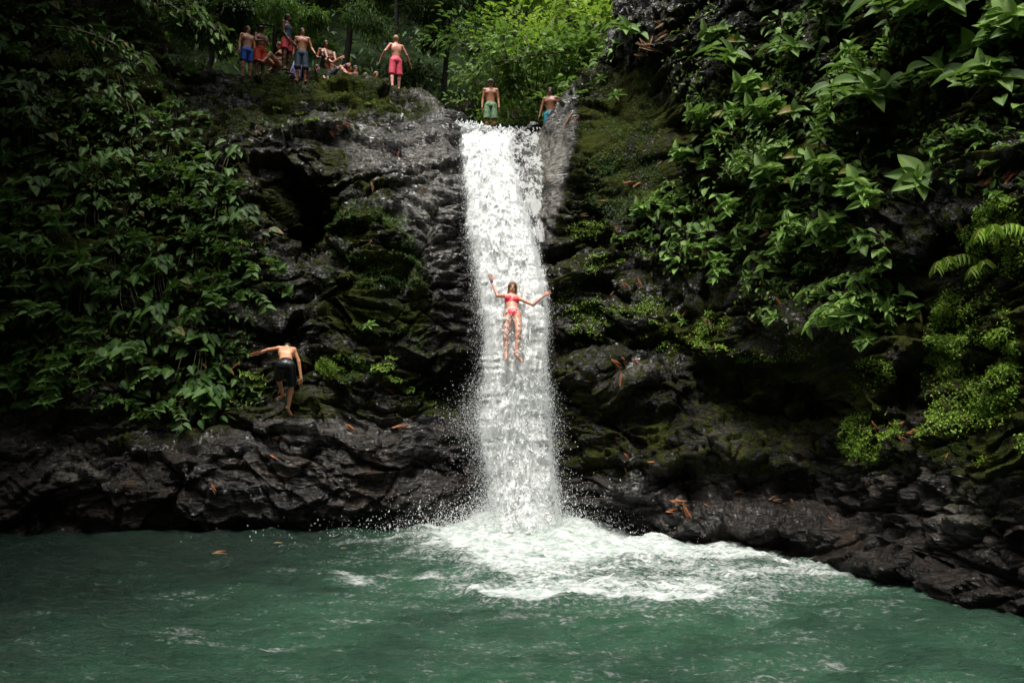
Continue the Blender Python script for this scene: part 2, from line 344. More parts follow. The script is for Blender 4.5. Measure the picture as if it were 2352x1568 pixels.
# strata: tilted saw-tooth ledges, dipping to the right on the left rock and to the left on the right wall
dip = np.where(U < 1180, .42, -.30); s = G[..., 2]+dip*G[..., 0]*.55+.35*fbm(G, .8, 4, 31)
def saw(x): f = x-np.floor(x); return np.where(f < .78, f/.78, (1-f)/.22)
strata = (saw(s*1.7)*.17+saw(s*4.3+1.4*noise(G, .9, 41))*.075)*(.5+.8*np.clip(noise(G, .8, 42)+.4, 0, 1))
fine = fbm(W, (3.8, 3.8, 5.6), 4, 51, .5, True)*.05+fbm(G, 14, 2, 55)*.012
chan = np.exp(-(((U-1170)/85)**2)**2)*(Vv < 1240)
cut = 1-.75*chan
smoothwall = np.exp(-(((U-1450)/120)**2+((Vv-330)/170)**2)**2)
bl = blocks(W, (.75, .75, 1.5), 61)*.27+blocks(W, (1.9, 1.9, 4.6), 67)*.10
smoothwall = np.maximum(smoothwall, np.exp(-(((U-(1300-(Vv-240)*.2))/40)**2+((Vv-380)/150)**2)**2))
D = (big+bl*(1-.75*smoothwall)+mid*.7*(1-.6*smoothwall)+(strata*(1-.7*smoothwall)-.06)+fine*(1-.55*smoothwall))*cut*(.25+.75*face)
G = G+N0*D[..., None]
U, Vv = proj(G)
# attributes
MOSS = [(740, 205, 240, 55, .95), (880, 250, 140, 45, .85), (620, 270, 100, 50, .85), (560, 330, 60, 35, .5), (720, 350, 110, 40, .6), (860, 300, 110, 35, .5), (850, 430, 90, 60, .75), (830, 520, 110, 60, .9), (860, 640, 120, 140, .95), (950, 690, 70, 110, .8), (780, 730, 110, 60, .8), (790, 845, 75, 42, .95), (890, 850, 90, 60, .55),
        (870, 930, 90, 40, .6), (400, 950, 260, 60, .7), (200, 500, 430, 520, .95), (400, 60, 180, 140, .95), (1980, 200, 430, 330, .9), (1750, 500, 330, 180, .8), (2150, 600, 260, 160, .7), (1410, 320, 110, 240, .95), (1500, 330, 130, 260, .9), (1370, 530, 80, 26, .8), (1430, 620, 130, 90, .7), (1450, 740, 150, 70, .7), (1620, 760, 170, 60, .85), (1850, 760, 150, 60, .6), (1700, 560, 280, 160, .5), (1530, 1010, 80, 80, .75), (1510, 860, 100, 60, .55), (1750, 890, 200, 60, .6),
        (2000, 990, 110, 70, .9), (2230, 850, 130, 210, .9), (2090, 760, 90, 60, .8), (2300, 560, 140, 150, .7), (2300, 1050, 110, 70, .95), (2180, 1010, 90, 60, .9), (2000, 860, 120, 60, .7), (2350, 800, 90, 230, .8), (2270, 1150, 100, 90, .65), (1750, 900, 260, 120, .7), (1480, 1090, 120, 40, .5), (1340, 740, 50, 40, .5), (330, 1010, 200, 40, .5)]
moss = np.zeros(U.shape)
for (cx, cy, rx, ry, a) in MOSS: moss = np.maximum(moss, a*np.exp(-(((U-cx)/rx)**2+((Vv-cy)/ry)**2)**2))
moss = moss*(.75+.45*fbm(G, 1.6, 3, 71)); moss = moss-.5*chan
moss = np.maximum(moss, .47+.25*fbm(G, .7, 4, 73)-.5*chan-.5*(Vv > 960)*(U < 1180)-.35*(Vv > 1090)-.5*np.exp(-(((U-940)/150)**2+((Vv-520)/260)**2)**2))
pale = np.zeros(U.shape)  # paler rock; the upper-left patches paint in bright wet highlights
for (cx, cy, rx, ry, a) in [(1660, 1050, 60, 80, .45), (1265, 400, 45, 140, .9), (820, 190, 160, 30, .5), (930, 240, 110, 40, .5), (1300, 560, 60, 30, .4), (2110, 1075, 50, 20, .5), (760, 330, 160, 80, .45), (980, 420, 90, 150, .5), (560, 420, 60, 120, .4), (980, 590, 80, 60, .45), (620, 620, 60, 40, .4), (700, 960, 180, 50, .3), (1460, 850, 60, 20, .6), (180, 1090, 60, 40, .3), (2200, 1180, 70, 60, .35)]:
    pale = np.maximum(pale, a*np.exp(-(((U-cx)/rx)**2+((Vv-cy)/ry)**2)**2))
wet = 1-.8*np.maximum(np.exp(-(((U-1700)/330)**2+((Vv-960)/150)**2)**2), np.exp(-(((U-1500)/160)**2+((Vv-350)/200)**2)**2))
wet = np.minimum(wet, 1-.8*np.exp(-(((U-2200)/250)**2+((Vv-850)/280)**2)**2)); wet = np.maximum(wet, .0)
wet = np.minimum(wet, 1-.6*np.exp(-(((U-740)/300)**2+((Vv-200)/45)**2)**2))
wet = np.minimum(wet, 1-.75*np.exp(-(((U-700)/85)**2+((Vv-490)/110)**2)**2))
wet *= 1-.6*sstep(980, 1060, Vv)*(1-sstep(350, 620, U)); wet *= 1-.55*sstep(1080, 1130, Vv)*sstep(1650, 1850, U)
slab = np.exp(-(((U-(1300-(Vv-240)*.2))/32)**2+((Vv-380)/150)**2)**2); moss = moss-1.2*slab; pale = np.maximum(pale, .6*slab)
nx, nr = G.shape[:2]; CF = grid_faces(nx, nr)
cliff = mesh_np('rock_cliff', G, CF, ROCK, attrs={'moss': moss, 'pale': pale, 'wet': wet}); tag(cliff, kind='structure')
st = 3; Gs = G[::st, ::st]; bv = BVHTree.FromPolygons([tuple(v) for v in Gs.reshape(-1, 3).tolist()], grid_faces(Gs.shape[0], Gs.shape[1]).tolist())
CAMV = Vector((0, 0, CH))
def hit(px, py):
    d = Vector(P(px, py, 10.0).tolist())-CAMV; d.normalize()
    loc, n, i, dist = bv.ray_cast(CAMV, d)
    if loc is None: return None, None
    if n.dot(d) > 0: n = -n
    return np.array(loc), np.array(n)
def down(x, y, z=30):
    loc, n, i, dist = bv.ray_cast(Vector((x, y, z)), Vector((0, 0, -1)))
    return None if loc is None else loc.z

# ------------------------------------------------------------------ the pool
xs = np.linspace(-17, 14, 820); ys = np.concatenate([np.linspace(2.2, 4.5, 60, endpoint=False), np.linspace(4.5, 17.6, 560)])
PX, PY = np.meshgrid(xs, ys, indexing='ij'); pp = np.stack([PX, PY, 0*PX], -1)
base = P(1195, 1215, 15.7); bx, by = base[0], 15.9
R = np.hypot(PX-bx, (PY-by)*1.0)
FP = np.array([(975, 1236), (1000, 1212), (1100, 1196), (1300, 1196), (1420, 1222), (1560, 1243), (1700, 1262), (1850, 1284), (1945, 1312), (1900, 1331), (1800, 1350), (1720, 1378), (1600, 1391), (1500, 1395), (1400, 1384), (1200, 1375), (1110, 1366), (1035, 1352), (1085, 1330), (1060, 1302), (1010, 1262)], float)
FW = PW(FP[:, 0], FP[:, 1])[:, :2]
def sdpoly(x, y, poly, sy=1.0):
    inside = np.zeros(x.shape, bool); dist = np.full(x.shape, 1e9); n = len(poly)
    for i in range(n):
        x0, y0 = poly[i]; x1, y1 = poly[(i+1) % n]
        c = ((y0 > y) != (y1 > y)) & (x < (x1-x0)*(y-y0)/(y1-y0+1e-12)+x0); inside ^= c
        ex, ey = x1-x0, (y1-y0)*sy; wx, wy = x-x0, (y-y0)*sy
        t = np.clip((wx*ex+wy*ey)/(ex*ex+ey*ey+1e-12), 0, 1); dist = np.minimum(dist, np.hypot(wx-t*ex, wy-t*ey))
    return np.where(inside, dist, -dist)
wpx = PX+.35*noise(pp, 1.1, 5)+.12*noise(pp, 4, 6); wpy = PY+.35*noise(pp, 1.0, 7)+.14*noise(pp, 3.5, 8)
sdf = sdpoly(wpx, wpy, FW)
foam = .15+.82*sstep(-.35, .75, sdf)+.0*R; foam = foam*sstep(-1.0, -.1, sdf)+.10*np.exp(-np.clip(-sdf, 0, 9)/2.2)
core = np.exp(-(((PX-bx-.3)/2.6)**2+((PY-by+1.0)/1.7)**2)); foam = foam+.7*core
foam += .12*sstep(-.15, .5, fbm(pp+.4*np.stack([noise(pp, .7, 81), noise(pp, .7, 82), 0*PX], -1), (.75, 1.9, 1), 5, 83, .6))*sstep(-9, -3, PX)*(1-sstep(-1, .2, sdf))*sstep(15.5, 12.5, PY)
c2 = PW(1540, 1318); foam -= .42*np.exp(-(((PX-c2[0])/1.6)**2+((PY-c2[1])/.8)**2))
c3 = PW(1420, 1335); foam -= .25*np.exp(-(((PX-c3[0])/1.2)**2+((PY-c3[1])/.4)**2))
c4 = PW(1760, 1302); foam -= .55*np.exp(-(((PX-c4[0])/.9)**2+((PY-c4[1])/.35)**2))
def streak(pts, wdt, amp):
    global foam
    q = PW(np.array([a for a, b in pts], float), np.array([b for a, b in pts], float))[:, :2]; dmin = np.full(PX.shape, 1e9)
    for i in range(len(q)-1):
        e = q[i+1]-q[i]; t = np.clip(((wpx-q[i][0])*e[0]+(wpy-q[i][1])*e[1])/(e@e), 0, 1)
        dmin = np.minimum(dmin, np.hypot(wpx-q[i][0]-t*e[0], wpy-q[i][1]-t*e[1]))
    foam = np.maximum(foam, amp*np.exp(-(dmin/wdt)**2))
streak([(1035, 1325), (930, 1322), (870, 1332), (818, 1318)], .20, .62); streak([(1060, 1352), (1200, 1362), (1420, 1376), (1600, 1385)], .22, 1.25)
streak([(1900, 1300), (2010, 1325), (2060, 1345), (2140, 1372)], .16, .62); streak([(1300, 1230), (1500, 1252), (1750, 1278), (1930, 1305)], .22, .95)
streak([(1150, 1415), (1330, 1440), (1500, 1430)], .16, .3); streak([(1000, 1210), (700, 1213)], .08, .3)
milk = .95*np.exp(-np.clip(-sdf, 0, 9)/.9)+.60*np.exp(-(((PX-PW(1380, 1480)[0])/5.5)**2+((PY-7.5)/4.2)**2)**1.5)
milk = milk*sstep(-8.5, -1.5, PX)
milk = np.clip(milk*(.8+.5*fbm(pp, .9, 3, 61)), 0, 1)
inner = sstep(-.3, .5, sdf)
amp = .035+.05*np.exp(-R/4.0)
ph = R+.35*noise(pp, .8, 15)
Hh = amp*.9*np.sin(ph*4.6+noise(pp, .6, 9)*2.5)+.045*fbm(pp, (.9, 2.1, 1), 4, 12, .55)+.030*fbm(pp, (3.2, 6.5, 1), 3, 16, .6, True)*(1+1.5*np.exp(-R/6))
Hh += inner*(.11*fbm(pp, (1.2, 1.8, 1), 4, 18, .6)+.06*sstep(.1, .8, sdf))+.38*np.exp(-(((PX-bx)/1.5)**2+((PY-by)/.9)**2))*(1+.5*fbm(pp, 2.2, 3, 19))
Hh += .06*np.exp(-((sdf-.05)/.16)**2)*(PY < by-1)
pool = mesh_np('water', np.stack([PX, PY, Hh], -1), grid_faces(*PX.shape), POOL, attrs={'foam': foam, 'milk': milk}); tag(pool, kind='structure')

# ------------------------------------------------------------------ the waterfall
LE = [(262, 1042), (285, 1048), (350, 1062), (450, 1072), (550, 1080), (620, 1090), (700, 1106), (780, 1116), (850, 1116), (930, 1098), (965, 1090), (1010, 1104), (1100, 1122), (1180, 1120), (1230, 1105)]
REE = [(262, 1235), (285, 1225), (310, 1180), (350, 1176), (420, 1190), (500, 1212), (560, 1230), (640, 1246), (720, 1258), (800, 1252), (900, 1256), (1000, 1262), (1100, 1272), (1180, 1280), (1230, 1300)]
FY = [(285, 22.2), (305, 21.6), (350, 20.4), (450, 18.75), (550, 17.75), (640, 17.15), (740, 16.65), (830, 16.35), (1000, 16.05), (1100, 15.85), (1180, 15.6), (1230, 15.4)]
def tab(T, y): a = np.array(T, float); return np.interp(y, a[:, 0], a[:, 1])
def fall_sheet(name, mat, le, re, fy, dy, seed, nu=260, nv=1100, dens0=1.0, bulge=.35, amp=1.0, y0=286, y1=1226, y0R=300, edge=.17):
    v = np.linspace(0, 1, nv)[None, :]; u = np.linspace(-.05, 1.05, nu)[:, None]
    top = y0+(y0R-y0)*sstep(.2, .6, u)+4*np.sin(u*9)*(u > .4)+7*noise(np.stack([u*7., u*0+seed, u*0], -1), 1, seed)+4*noise(np.stack([u*25., u*0+seed, u*0], -1), 1, seed+1)
    py = top+(y1-top)*v; wob = lambda k, a: a*(noise(np.stack([py/22., py*0+k, py*0], -1), 1, seed+k)+.6*noise(np.stack([py/8., py*0+k, py*0], -1), 1, seed+k+1)); L = tab(le, py)+wob(3, 5); Rr = tab(re, py)+wob(9, 5); px = L+(Rr-L)*u
    Y = tab(fy, py)-dy-bulge*np.clip(1-(2*u-1)**2, -.3, 1)
    p = P(px, py, Y); q = p*np.array([1, 1, .36])
    a = fbm(q, 1.7, 4, seed, .55)*.17+fbm(q, 5, 3, seed+7, .5, True)*.06+fbm(q, 16, 2, seed+13)*.010
    topf = sstep(0, .06, v)*.8+.2
    p = p+np.array([0, -.85, .5])*(a*amp*topf)[..., None]; p[..., 0] += .06*fbm(q, 3.2, 3, seed+3)*topf
    e = np.minimum(u, 1-u); dens = dens0*sstep(-.05, edge, e)*sstep(-.006, .03, v)
    lower = .06*sstep(830, 1000, py)*(1-sstep(1150, 1215, py)); dens = dens-lower
    back = None
    return mesh_np(name, p, grid_faces(nu, nv), mat, attrs={'dens': dens})
fall = fall_sheet('water', FALL1, LE, REE, FY, .0, 100); tag(fall, kind='structure'); fall.name = 'waterfall'
f2 = fall_sheet('waterfall', FALL2, [(y, x-5) for y, x in LE], [(y, x+5) for y, x in REE], FY, .22, 200, dens0=.72, amp=1.25, edge=.42, y0=276); tag(f2, kind='structure')
# thin film of water over the right side of the lip
FL = [(285, 1150), (320, 1150), (400, 1180), (520, 1218), (560, 1236)]; FR = [(285, 1262), (310, 1252), (350, 1252), (420, 1256), (520, 1252), (560, 1250)]
fY = [(285, 22.2), (305, 21.3), (350, 20.3), (450, 18.7), (560, 17.9)]
f3 = fall_sheet('waterfall', FILM, FL, FR, fY, .04, 300, nu=160, nv=420, dens0=.72, bulge=.1, amp=.2, y0=298, y1=556, y0R=300); tag(f3, kind='structure')
# water of the stream behind the lip
gx, gy = np.meshgrid(np.linspace(-3.2, 2.2, 60), np.linspace(21.7, 29, 60), indexing='ij'); gz = P(1170, 302, 22.2)[2]+.02*noise(np.stack([gx, gy, gx*0], -1), 3, 4)
stream = mesh_np('stream', np.stack([gx, gy, gz-.03*(gy-21.7)*0], -1), grid_faces(60, 60), POOL, attrs={'foam': np.full(gx.shape, .3), 'milk': np.full(gx.shape, .3)}); tag(stream, kind='structure')
# droplets
OCT = np.array([(1, 0, 0), (-1, 0, 0), (0, 1, 0), (0, -1, 0), (0, 0, 1), (0, 0, -1)], float)
OF = np.array([(0, 2, 4), (2, 1, 4), (1, 3, 4), (3, 0, 4), (2, 0, 5), (1, 2, 5), (3, 1, 5), (0, 3, 5)])
def droplets(C, size, stretch):
    n = len(C); j = rng.uniform(.6, 1.4, (n, 6, 1)); V = OCT[None]*j*size[:, None, None]; V[..., 2] *= stretch[:, None]; V[..., 0] += V[..., 2]*rng.normal(0, .25, (n, 1))
    V = V+C[:, None]; Fc = OF[None]+(np.arange(n)*6)[:, None, None]; return V.reshape(-1, 3), Fc.reshape(-1, 3)
def spray_cloud():
    Cs, Ss = [], []
    n = 60000; py = rng.uniform(280, 1215, n); side = rng.random(n) < .5; sprd = np.interp(py, [280, 330, 500, 640, 720, 850, 930, 980, 1100, 1215], [8, 5, 6, 7, 9, 9, 22, 24, 13, 22])
    e = rng.exponential(1, n)*sprd-rng.random(n)*22; L = tab(LE, py)-e; Rr = tab(REE, py)+e*.45
    px = np.where(side, L, Rr); Y = tab(FY, py)-rng.uniform(-.15, .55, n); Cs.append(P(px, py, Y)); Ss.append(rng.gamma(2, .0011, n)+.0013)
    n = 5000; py = rng.uniform(290, 1215, n); u = rng.random(n); px = tab(LE, py)+(tab(REE, py)-tab(LE, py))*u
    Y = tab(FY, py)-.35*(1-(2*u-1)**2)-rng.exponential(.14, n)-.08; keep = ~((np.abs(px-1185) < 75) & (py > 620) & (py < 835)); Cs.append(P(px, py, Y)[keep]); Ss.append((rng.gamma(2, .0038, n)+.003)[keep])
    n = 30000; th = rng.uniform(0, 2*math.pi, n); r = rng.exponential(.55, n); x = bx+r*np.cos(th)*1.5+.1; y = by-.25+r*np.sin(th)*.6; z = np.abs(rng.normal(0, .42, n))*np.exp(-r*.35)+.05
    Cs.append(np.stack([x, y, z], -1)); Ss.append(rng.gamma(2, .002, n)+.0018)
    n = 2600; px = 1045+rng.exponential(38, n); py = 292-rng.exponential(6, n)*np.exp(-(px-1045)/70)+rng.uniform(0, 14, n); Cs.append(P(px, py, 21.7+rng.uniform(-.4, .3, n))); Ss.append(rng.gamma(2, .006, n)+.004)
    n = 700; px = 1295+rng.exponential(55, n); py = 1222-rng.exponential(38, n); Cs.append(P(px, py, rng.uniform(14.9, 15.4, n))); Ss.append(rng.gamma(2, .0015, n)+.002)
    n = 300; px = 1100-rng.exponential(45, n); py = 1208-rng.exponential(40, n); Cs.append(P(px, py, rng.uniform(15.4, 16, n))); Ss.append(rng.gamma(2, .002, n)+.002)
    C = np.concatenate(Cs); S = np.concatenate(Ss); V, Fc = droplets(C, S, rng.uniform(1, 2.4, len(C)))
    o = mesh_np('spray', V, Fc, DROP, smooth=True); tag(o, 'white spray of water droplets flying off the waterfall', 'spray', kind='stuff')
spray_cloud()
# mist at the foot of the fall
def mist():
    bm_v = []; nu, nv = 40, 24
    th = np.linspace(0, 2*math.pi, nu, endpoint=False); phv = np.linspace(0, math.pi, nv)
    V = np.stack([np.outer(np.cos(th), np.sin(phv)), np.outer(np.sin(th), np.sin(phv)), np.outer(np.ones(nu), np.cos(phv))], -1)
    V = V*np.array([3.3, 1.05, 1.4])*(1+.12*fbm(V, 1.6, 3, 5)[..., None])+np.array([bx+.15, by-.75, .55])
    i = np.arange(nu)[:, None]; k = np.arange(nv-1)[None]; Fc = np.stack([i*nv+k, ((i+1) % nu)*nv+k, ((i+1) % nu)*nv+k+1, i*nv+k+1], -1).reshape(-1, 4)
    M = NT('mist_volume'); M.n.remove(M.b); v = M.new('VolumePrincipled'); v.inputs['Color'].default_value = (.99, 1, .995, 1); v.inputs['Anisotropy'].default_value = .2
    tc = M.new('TexCoord'); mp = M.new('Mapping'); M.link(tc.outputs['Object'], mp.inputs[0])
    mp.inputs['Location'].default_value = (-(bx+.15)/3.3, -(by-.75)/1.05, -.25/1.65); mp.inputs['Scale'].default_value = (1/3.3, 1/1.05, 1/1.65)
    ln = M.new('VectorMath', operation='LENGTH'); M.link(mp.outputs[0], ln.inputs[0]); fo = M.ramp(ln.outputs['Value'], .15, .95, 1.0, 0.0)
    M.link(M.math('MULTIPLY', M.math('POWER', fo, 1.4), 2.6), v.inputs['Density']); M.link(v.outputs[0], M.out.inputs['Volume'])
    o = mesh_np('mist', V, Fc, M.m); tag(o, 'pale mist rising where the waterfall meets the pool', 'mist', kind='stuff')
mist()

# ------------------------------------------------------------------ leaves and plants
def leaf_tpl(W=.42, n=7, droop=.25, fold=.12, heart=0.0, tip=1.0, wob=.0):
    """unit leaf along +Y, normal +Z; returns verts, quads, mid attr"""
    t = np.linspace(0, 1, n); wd = W*.5*np.power(np.sin(np.pi*np.clip(t**(.72 if heart == 0 else .5), 0, 1)), .8 if heart == 0 else .62)*(1-.25*t*tip); wd[-1] = 0; wd[0] = .02 if heart == 0 else W*.22
    cols = (-1, -.5, 0, .5, 1); V = []; mid = []
    for i in range(n):
        for c in cols:
            z = fold*abs(c)*wd[i]/W*2-droop*t[i]**2+wob*math.sin(i*2.1)*c*c*.3
            V.append((c*wd[i], t[i]-(heart*.12 if i == 0 else 0)*abs(c), z)); mid.append(1.0 if c == 0 else 0)
    f = [(i*5+j, i*5+j+1, (i+1)*5+j+1, (i+1)*5+j) for i in range(n-1) for j in range(4)]
    return np.array(V), np.array(f), np.array(mid)
T_OV = leaf_tpl(.46, 7, .22, .22); T_BR = leaf_tpl(.62, 8, .2, .18, 0, 1, .03); T_HE = leaf_tpl(.8, 7, .18, .15, 1.0); T_LA = leaf_tpl(.24, 6, .35, .2); T_SM = leaf_tpl(.5, 4, .15, .15); T_NA = leaf_tpl(.13, 6, .6, .1); T_DRY = leaf_tpl(.17, 7, .05, .07)
TINY_V = np.array([(0, 0, 0), (.24, .45, .02), (0, 1, -.12), (-.24, .45, .02)]); TINY = (TINY_V, np.array([(0, 1, 2, 3)]), np.zeros(4))
class Leaves:
    def __init__(s): s.V = []; s.F = []; s.R = []; s.M = []; s.n = 0
    def add(s, tpl, pos, d, nrm, L, rnd=None):
        """vectorised: pos,d,nrm (k,3), L (k,)"""
        pos = np.atleast_2d(pos).astype(float); d = np.atleast_2d(d).astype(float); nrm = np.atleast_2d(nrm).astype(float); k = len(pos); L = np.broadcast_to(L, (k,)).astype(float)
        d = d/(np.linalg.norm(d, axis=1, keepdims=True)+1e-9); nrm = nrm-(nrm*d).sum(1, keepdims=True)*d; nrm = nrm/(np.linalg.norm(nrm, axis=1, keepdims=True)+1e-9); x = np.cross(d, nrm)
        V, Fc, mid = tpl; W = (V[None, :, 0:1]*x[:, None]+V[None, :, 1:2]*d[:, None]+V[None, :, 2:3]*nrm[:, None])*L[:, None, None]+pos[:, None]
        s.V.append(W.reshape(-1, 3)); s.F.append((Fc[None]+(np.arange(k)*len(V))[:, None, None]+s.n).reshape(-1, 4))
        r = rng.random(k) if rnd is None else np.broadcast_to(rnd, (k,)); s.R.append(np.repeat(r, len(V))); s.M.append(np.tile(mid, k)); s.n += k*len(V)
    def build(s, name, mat, parent=None):
        return mesh_np(name, np.concatenate(s.V), np.concatenate(s.F), mat, parent, attrs={'rnd': np.concatenate(s.R), 'mid': np.concatenate(s.M)})
class Stems:
    def __init__(s): s.V = []; s.F = []; s.n = 0
    def add(s, pts, radii, n=5):
        V, Fc = tube(pts, radii, n); s.V.append(V); s.F.append(Fc+s.n); s.n += len(V)
    def build(s, name, mat, parent=None): return mesh_np(name, np.concatenate(s.V), np.concatenate(s.F), mat, parent)
def unit(v): v = np.asarray(v, float); return v/(np.linalg.norm(v)+1e-9)
def plant_shoots(name, mat, tpl, leafL, nst=5, length=.8, pairs=5, spread=.8, seed=0, term=4, up=.6, out=1.0):
    """local frame: wall behind at +Y, grows toward -Y and up"""
    r = np.random.default_rng(seed); root = empty(name); lv = Leaves(); stn = Stems()
    for k in range(nst):
        a = r.uniform(-1, 1)*spread; d0 = unit((math.sin(a), -out*r.uniform(.5, 1), up+r.uniform(-.5, .5))); Ls = length*r.uniform(.6, 1.1); pts = []
        for i in range(7):
            t = i/6; pts.append(d0*Ls*t+np.array([0, 0, -.35*Ls*t*t])+r.normal(0, .008, 3))
        stn.add(pts, np.linspace(.012, .004, 7)*(length/.8))
        for i in range(1, pairs+1):
            t = .25+.7*i/(pairs+.5); j = min(5, int(t*6)); p = pts[j]+(pts[j+1]-pts[j])*(t*6-j); sd = unit(np.cross(d0, (0, 0, 1)))
            for sgn in (-1, 1):
                d = unit(sd*sgn*1.0+d0*.5+np.array([0, -.25, -.15+r.uniform(-.25, .25)])); n = unit(np.array([0, -.5, .9])+r.normal(0, .28, 3))
                lv.add(tpl, p, d, n, leafL*r.uniform(.45, 1.15)*(1-.25*t), r.random())
        term_ = max(2, term+int(r.integers(-2, 2)))
        for i in range(term_):
            aa = i*2*math.pi/term_+r.uniform(-.45, .45); sd = unit(np.cross(d0, (0, 0, 1))); up2 = unit(np.cross(sd, d0))
            d = unit(sd*math.cos(aa)+up2*math.sin(aa)*.8+d0*.5+np.array([0, 0, -.2])); n = unit(d0*.8+np.array([0, -.4, .7])+r.normal(0, .15, 3))
            lv.add(tpl, pts[-1], d+r.normal(0, .22, 3), n+r.normal(0, .2, 3), leafL*r.uniform(.5, 1.15), r.random())
    lv.build('foliage', mat, root); stn.build('stem', STEM, root); return root
def plant_rosette(name, mat, tpl, leafL, n=7, seed=0):
    r = np.random.default_rng(seed); root = empty(name); lv = Leaves(); stn = Stems(); ax = unit((0, -1, .55)); s1 = np.array([1, 0, 0]); s2 = np.cross(ax, s1)
    tipp = ax*leafL*.7; stn.add([(0, .05, -.1), tipp*.5+np.array([0, 0, -.03]), tipp], [.012, .01, .008])
    for i in range(n):
        a = i*2*math.pi/n+r.uniform(-.2, .2); q = unit(s1*math.cos(a)+s2*math.sin(a)+ax*.18); lv.add(tpl, tipp, q, unit(ax+r.normal(0, .12, 3)), leafL*r.uniform(.75, 1.1), r.random())
    for i in range(3): lv.add(tpl, tipp, unit(ax*1.3+s1*math.cos(i*2.1)+s2*math.sin(i*2.1)), s2, leafL*.35, .9)
    lv.build('foliage', mat, root); stn.build('stem', STEM, root); return root
def plant_drape(name, mat, tpl, leafL, n=60, R=.6, seed=0):
    """leafy cushion hanging against the wall; blades hang down like shingles"""
    r = np.random.default_rng(seed); root = empty(name); lv = Leaves(); stn = Stems()
    for k in range(5):
        x = r.uniform(-.6, .6)*R; stn.add([(x*.3, .1, R*.5), (x*.7, -.22*R, R*.35), (x, -.4*R, -.1*R), (x*1.15, -.3*R, -R*.8)], [.012, .01, .008, .004])
    for k in range(n):
        th = r.uniform(0, 2*math.pi); rr = R*math.sqrt(r.random()); x, z = rr*math.cos(th), rr*math.sin(th)
        y = -.5*R*math.sqrt(max(0, 1-(rr/R)**2))*r.uniform(.35, 1.1); n_ = unit((x*.5/R+r.normal(0, .35), -.7, .85+z*.4/R+r.normal(0, .3))); d = unit((x*.9/R+r.normal(0, .75), -.45, -.55+r.normal(0, .35)))
        lv.add(tpl, (x, y, z), d, n_, leafL*r.uniform(.55, 1.15), r.random())
    lv.build('foliage', mat, root); stn.build('stem', STEM, root); return root
def plant_fern(name, mat, L=.5, n=4, seed=0):
    r = np.random.default_rng(seed); root = empty(name); lv = Leaves(); stn = Stems()
    for k in range(n):
        a = -1.3+2.6*k/(n-1)+r.uniform(-.1, .1); d = unit((math.sin(a), -.7, .35)); pts = [d*L*t+np.array([0, 0, .12*L*math.sin(t*2.4)-.55*L*t*t]) for t in np.linspace(0, 1, 8)]
        stn.add(pts, np.linspace(.008, .003, 8))
        for i in range(1, 8):
            tt = unit(pts[i]-pts[i-1]); sd = unit(np.cross(tt, (0, 0, 1)))
            for sgn in (-1, 1):
                lv.add(T_LA, pts[i-1], unit(sd*sgn+tt*.7+np.array([0, -.15, -.75])), unit((0, -.8, .6)), L*.46*(1-.6*abs(i/8-.4)), r.random())
    lv.build('foliage', mat, root); stn.build('stem', DRY2, root); return root
def plant_fan(name, mat, L=.8, seed=0):
    r = np.random.default_rng(seed); root = empty(name); lv = Leaves(); stn = Stems()
    for k, (a0, c) in enumerate([(-.5, (0, -.2, .1)), (.7, (.5, -.1, -.1)), (-1.6, (-.35, -.15, -.25))]):
        c = np.array(c)*L; stn.add([(0, .1, .2), c], [.012, .01])
        for i in range(16):
            a = a0-1.25+2.5*i/15-math.pi/2; lv.add(T_NA, c, unit((math.cos(a), -.25, math.sin(a))), (0, -1, .3), L*r.uniform(.75, .95), r.random()*.5+.5)
    lv.build('foliage', mat, root); stn.build('stem', STEM, root); return root
PROTO = {}
def proto(kind):
    if kind in PROTO: return PROTO[kind]
    k = kind
    if k == 'bigR': o = plant_shoots('broad_leaf_plant', LEAF_R, T_BR, .42, 4, .85, 3, .8, 1, 4)
    elif k == 'bigR2': o = plant_shoots('broad_leaf_plant', LEAF_R, T_BR, .36, 5, .95, 4, .9, 2, 4, .4)
    elif k == 'midR': o = plant_shoots('leafy_shrub', LEAF_R, T_OV, .29, 6, .75, 4, 1.1, 3, 5)
    elif k == 'midR2': o = plant_shoots('leafy_shrub', LEAF_R, T_OV, .25, 7, .7, 5, 1.2, 4, 5, .3)
    elif k == 'smallR': o = plant_shoots('leafy_shrub', LEAF_R, T_OV, .15, 9, .55, 7, 1.2, 5, 5)
    elif k == 'heartR': o = plant_drape('climbing_plant', LEAF_R, T_HE, .29, 34, .6, 6)
    elif k == 'ros': o = plant_rosette('rosette_plant', LEAF_R, T_BR, .48, 7, 7)
    elif k == 'rosS': o = plant_rosette('rosette_plant', LEAF_R, T_OV, .22, 6, 8)
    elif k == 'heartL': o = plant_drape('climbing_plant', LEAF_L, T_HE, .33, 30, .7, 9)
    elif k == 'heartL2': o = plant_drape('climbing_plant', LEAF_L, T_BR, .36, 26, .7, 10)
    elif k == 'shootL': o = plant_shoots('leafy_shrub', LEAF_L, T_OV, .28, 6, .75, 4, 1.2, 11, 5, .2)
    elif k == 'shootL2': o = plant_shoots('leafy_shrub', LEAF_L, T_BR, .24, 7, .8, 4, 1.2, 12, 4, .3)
    elif k == 'herb': o = plant_shoots('small_herb', LEAF_M, T_SM, .085, 9, .26, 4, 1.3, 13, 4, .5)
    elif k == 'herb2': o = plant_drape('small_herb', LEAF_M, T_SM, .08, 60, .26, 14)
    elif k == 'fern': o = plant_fern('fern', LEAF_M, .62, 4, 15)
    elif k == 'fan': o = plant_fan('fan_palm', LEAF_L, .7, 16)
    elif k == 'drapeR': o = plant_drape('climbing_plant', LEAF_R, T_OV, .22, 70, .6, 17)
    PROTO[k] = [o, False]; return PROTO[k]
